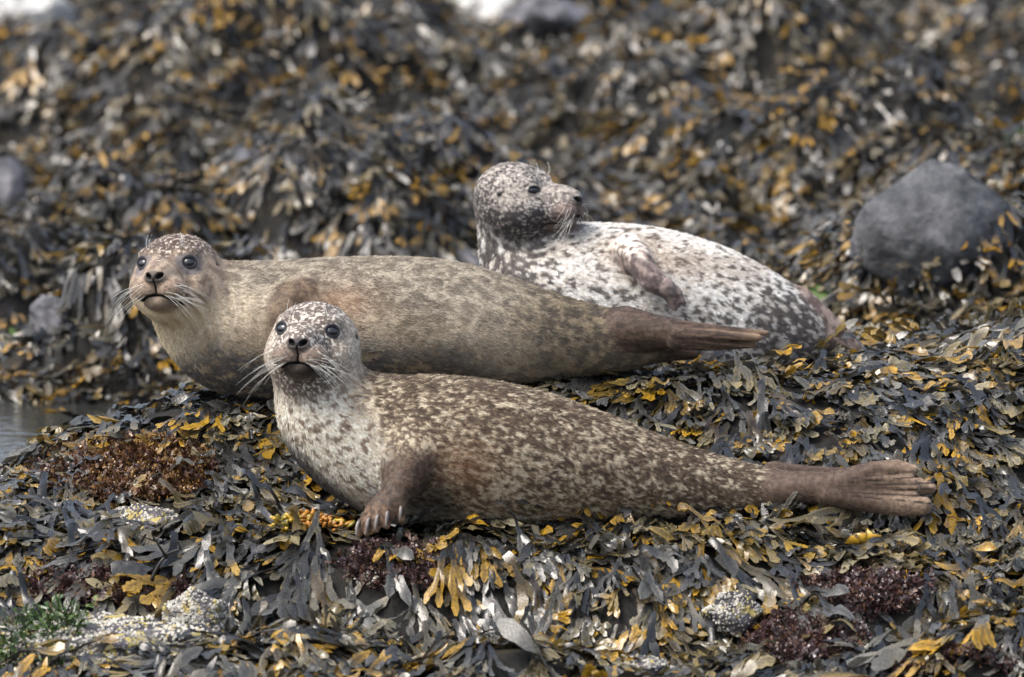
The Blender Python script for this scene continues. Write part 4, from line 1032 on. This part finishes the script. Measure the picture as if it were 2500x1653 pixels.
BR = [(215, 1540, -.58, .27, .16, .118, 'dark rock crusted with white and yellow barnacles, lower left corner', 21, 2200, .0034),
      (325, 1216, -.0, .085, .07, .040, 'small barnacled rock below the red brown turf weed', 22, 420, .0026),
      (1702, 1425, -.42, .062, .05, .050, 'barnacled rock face between hanging fronds, lower right', 23, 420, .0028),
      (1450, 1566, -.66, .10, .07, .040, 'barnacled rock at the bottom edge below the hanging weed', 24, 500, .0030),
      (450, 1440, -.50, .062, .06, .058, 'barnacled rock with white crust beside the purple turf, lower left', 25, 700, .0032)]
for (px, py, Y, rx, ry, rz, lab, sd_, nb, sz) in BR:
    o, v = rock('barnacled_rock', px, py, Y, rx, ry, rz, M_BARN, lab, sd_, .24, cuts=4); barnacles(o, o.location, v, nb, rsB, sz)
    if sd_ == 21: big = o
# green threads hanging over the left of the corner rock
vv = np.array([v.co[:] for v in big.data.vertices]) + np.array(big.location); nn = np.array([v.normal[:] for v in big.data.vertices]); q = proj(vv) / DK
ok = np.where((q[:, 0] < 175) & (q[:, 0] > -60) & (nn[:, 1] < .1))[0]; ii = rsB.choice(ok, 900)
tag(plant('green_weed', vv[ii] + rsB.normal(size=(900, 3)) * .008, nn[ii] * .7 + np.array([0, -.2, -.5]), VAR_G, M_TGRN, 'bright green thread weed hanging on the corner rock, lower left', rsB, lean=.4), cat='seaweed')

# pool behind the left end of the outcrop
def mat_water():
    t = NT('shallow sea water'); t.set(Base_Color=(.06, .065, .06, 1), Roughness=.06); t.b.inputs['IOR'].default_value = 1.33
    t.b.inputs['Transmission Weight'].default_value = .6; t.bump(t.noise(22, 3, t.pos()), .25, .02); return t.m
ang = np.arange(48) / 48 * 2 * math.pi; rad = 1.15 + .10 * np.sin(3 * ang + 1) + .06 * np.sin(7 * ang)
V = np.stack([-1.25 + .50 * rad * np.cos(ang), 1.95 + .80 * rad * np.sin(ang), np.full(48, POOL_Z + .002)], -1); V = np.vstack([V, [[-1.25, 1.95, POOL_Z + .002]]])
tag(mesh_np('water', V, np.array([(i, (i + 1) % 48, 48) for i in range(48)]), mat_water()), 'shallow pool of still water behind the left end of the outcrop', kind='structure')

# swollen orange bladders in front of the nearest seal's chest
M_BLAD = [simple('orange bladder', (.38, .17, .03), .28), simple('yellow bladder', (.42, .28, .04), .28), simple('olive bladder', (.22, .18, .03), .3)]
bw = bpy.data.objects.new('bladder_wrack', None); COL.objects.link(bw); cb = dp(715, 1185, -.12); cb[2] = H(cb[0], cb[1]); bw.location = cb
tag(bw, 'cluster of swollen orange and yellow wrack bladders by the nearest seal\'s chest', 'seaweed')
bv, bf = uv_ball(7, 5); shp = []
for k in range(3):
    z = bv[:, 2]; v = bv * np.array([.0048, .0042, .0120]) * np.stack([1 + .25 * z, 1 + .25 * z, 1 + 0 * z], -1); v[:, 0] += .0018 * k * z * z; o = mesh_np('bladder', v, bf, M_BLAD[k], bw); shp.append(o)
rsb = np.random.RandomState(9)
for i in range(130):
    u, w = rsb.normal(size=2) * .48; k = 0 if (u > -.15 and rsb.rand() < .75) else (1 if rsb.rand() < .7 else 2)
    o = shp[i] if i < 3 else bpy.data.objects.new('bladder', shp[k].data)
    if i >= 3: COL.objects.link(o); o.parent = bw
    x = u * .105; y = w * .06; hh = float(H(cb[0] + x, cb[1] + y)) - cb[2] + .030 * math.exp(-u * u - w * w) + rsb.uniform(.012, .026)
    o.location = (x, y, hh); d = Vector((u * 1.2 + rsb.normal() * .6, w - .5 + rsb.normal() * .6, .5 + rsb.normal() * .4)); o.rotation_euler = d.to_track_quat('Z', 'Y').to_euler(); s_ = rsb.uniform(.7, 1.25); o.scale = (s_,) * 3

# bare dark stems on the left ledge
M_STEM = simple('dark wet stem', (.016, .014, .012), .35)
def stem(px, py, Y, label, seed, size):
    r_ = np.random.RandomState(seed); c = dp(px, py, Y); root = bpy.data.objects.new('bare_stem', None); COL.objects.link(root); root.location = c; tag(root, label, 'seaweed stem')
    def br(p, d, L, r, depth):
        t = np.linspace(0, 1, 6)[:, None]; side = r_.normal(size=3) * .35; c_ = p + d * L * t + side * L * t ** 2 * .5; v, f = tube(c_, r, r * .6, 5); mesh_np('stem', v, f, M_STEM, root)
        if depth:
            for sg in (-1, 1):
                d2 = d + np.array([sg * .7, r_.normal() * .4, r_.uniform(-.4, .3)]); d2 /= np.linalg.norm(d2); br(c_[-1], d2, L * r_.uniform(.6, .9), r * .65, depth - 1)
    br(np.zeros(3), np.array([.2, -.1, .95]), size, .0050, 2)
stem(352, 1345, -.36, 'bare forked dark stem on the ledge above the purple turf, left', 3, .055)

# the broad yellow frond under the tail flippers
t = NT('bright yellow frond'); c = t.ramp(t.noise(30, 3, t.objc()), [(.3, (.36, .19, .012)), (.7, (.50, .30, .03))]); t.set(Base_Color=c, Roughness=.3)
ol = np.array([(0, 0), (14, 26), (34, 36), (52, 34), (56, 50), (70, 30), (92, 22), (90, 4), (78, -8), (84, -24), (66, -30), (40, -16), (16, -10)], float)
cv = dp(1955, 1205, -.15); ctr = ol.mean(0); V = np.vstack([ol, [ctr]]); V3 = np.stack([V[:, 0] * .00085, -.012 * np.sin(V[:, 1] * .05) - .020 * (V[:, 0] / 90), V[:, 1] * .0006 + V[:, 0] * .0001], -1)
n_ = len(ol); F = np.array([(i, (i + 1) % n_, n_) for i in range(n_)]); V3 = np.vstack([V3, V3 + [0, .0015, 0]]); F = np.vstack([F[:, ::-1], F + n_ + 1, [(i, (i + 1) % n_, n_ + 1 + (i + 1) % n_) for i in range(n_)], [(i, n_ + 1 + (i + 1) % n_, n_ + 1 + i) for i in range(n_)]])
cv[2] = H(cv[0], cv[1]) + .040
yf = mesh_np('frond', V3, F, t.m, ground, smooth=False); yf.location = cv; yf['label'] = 'broad bright yellow frond standing below the tail flippers'
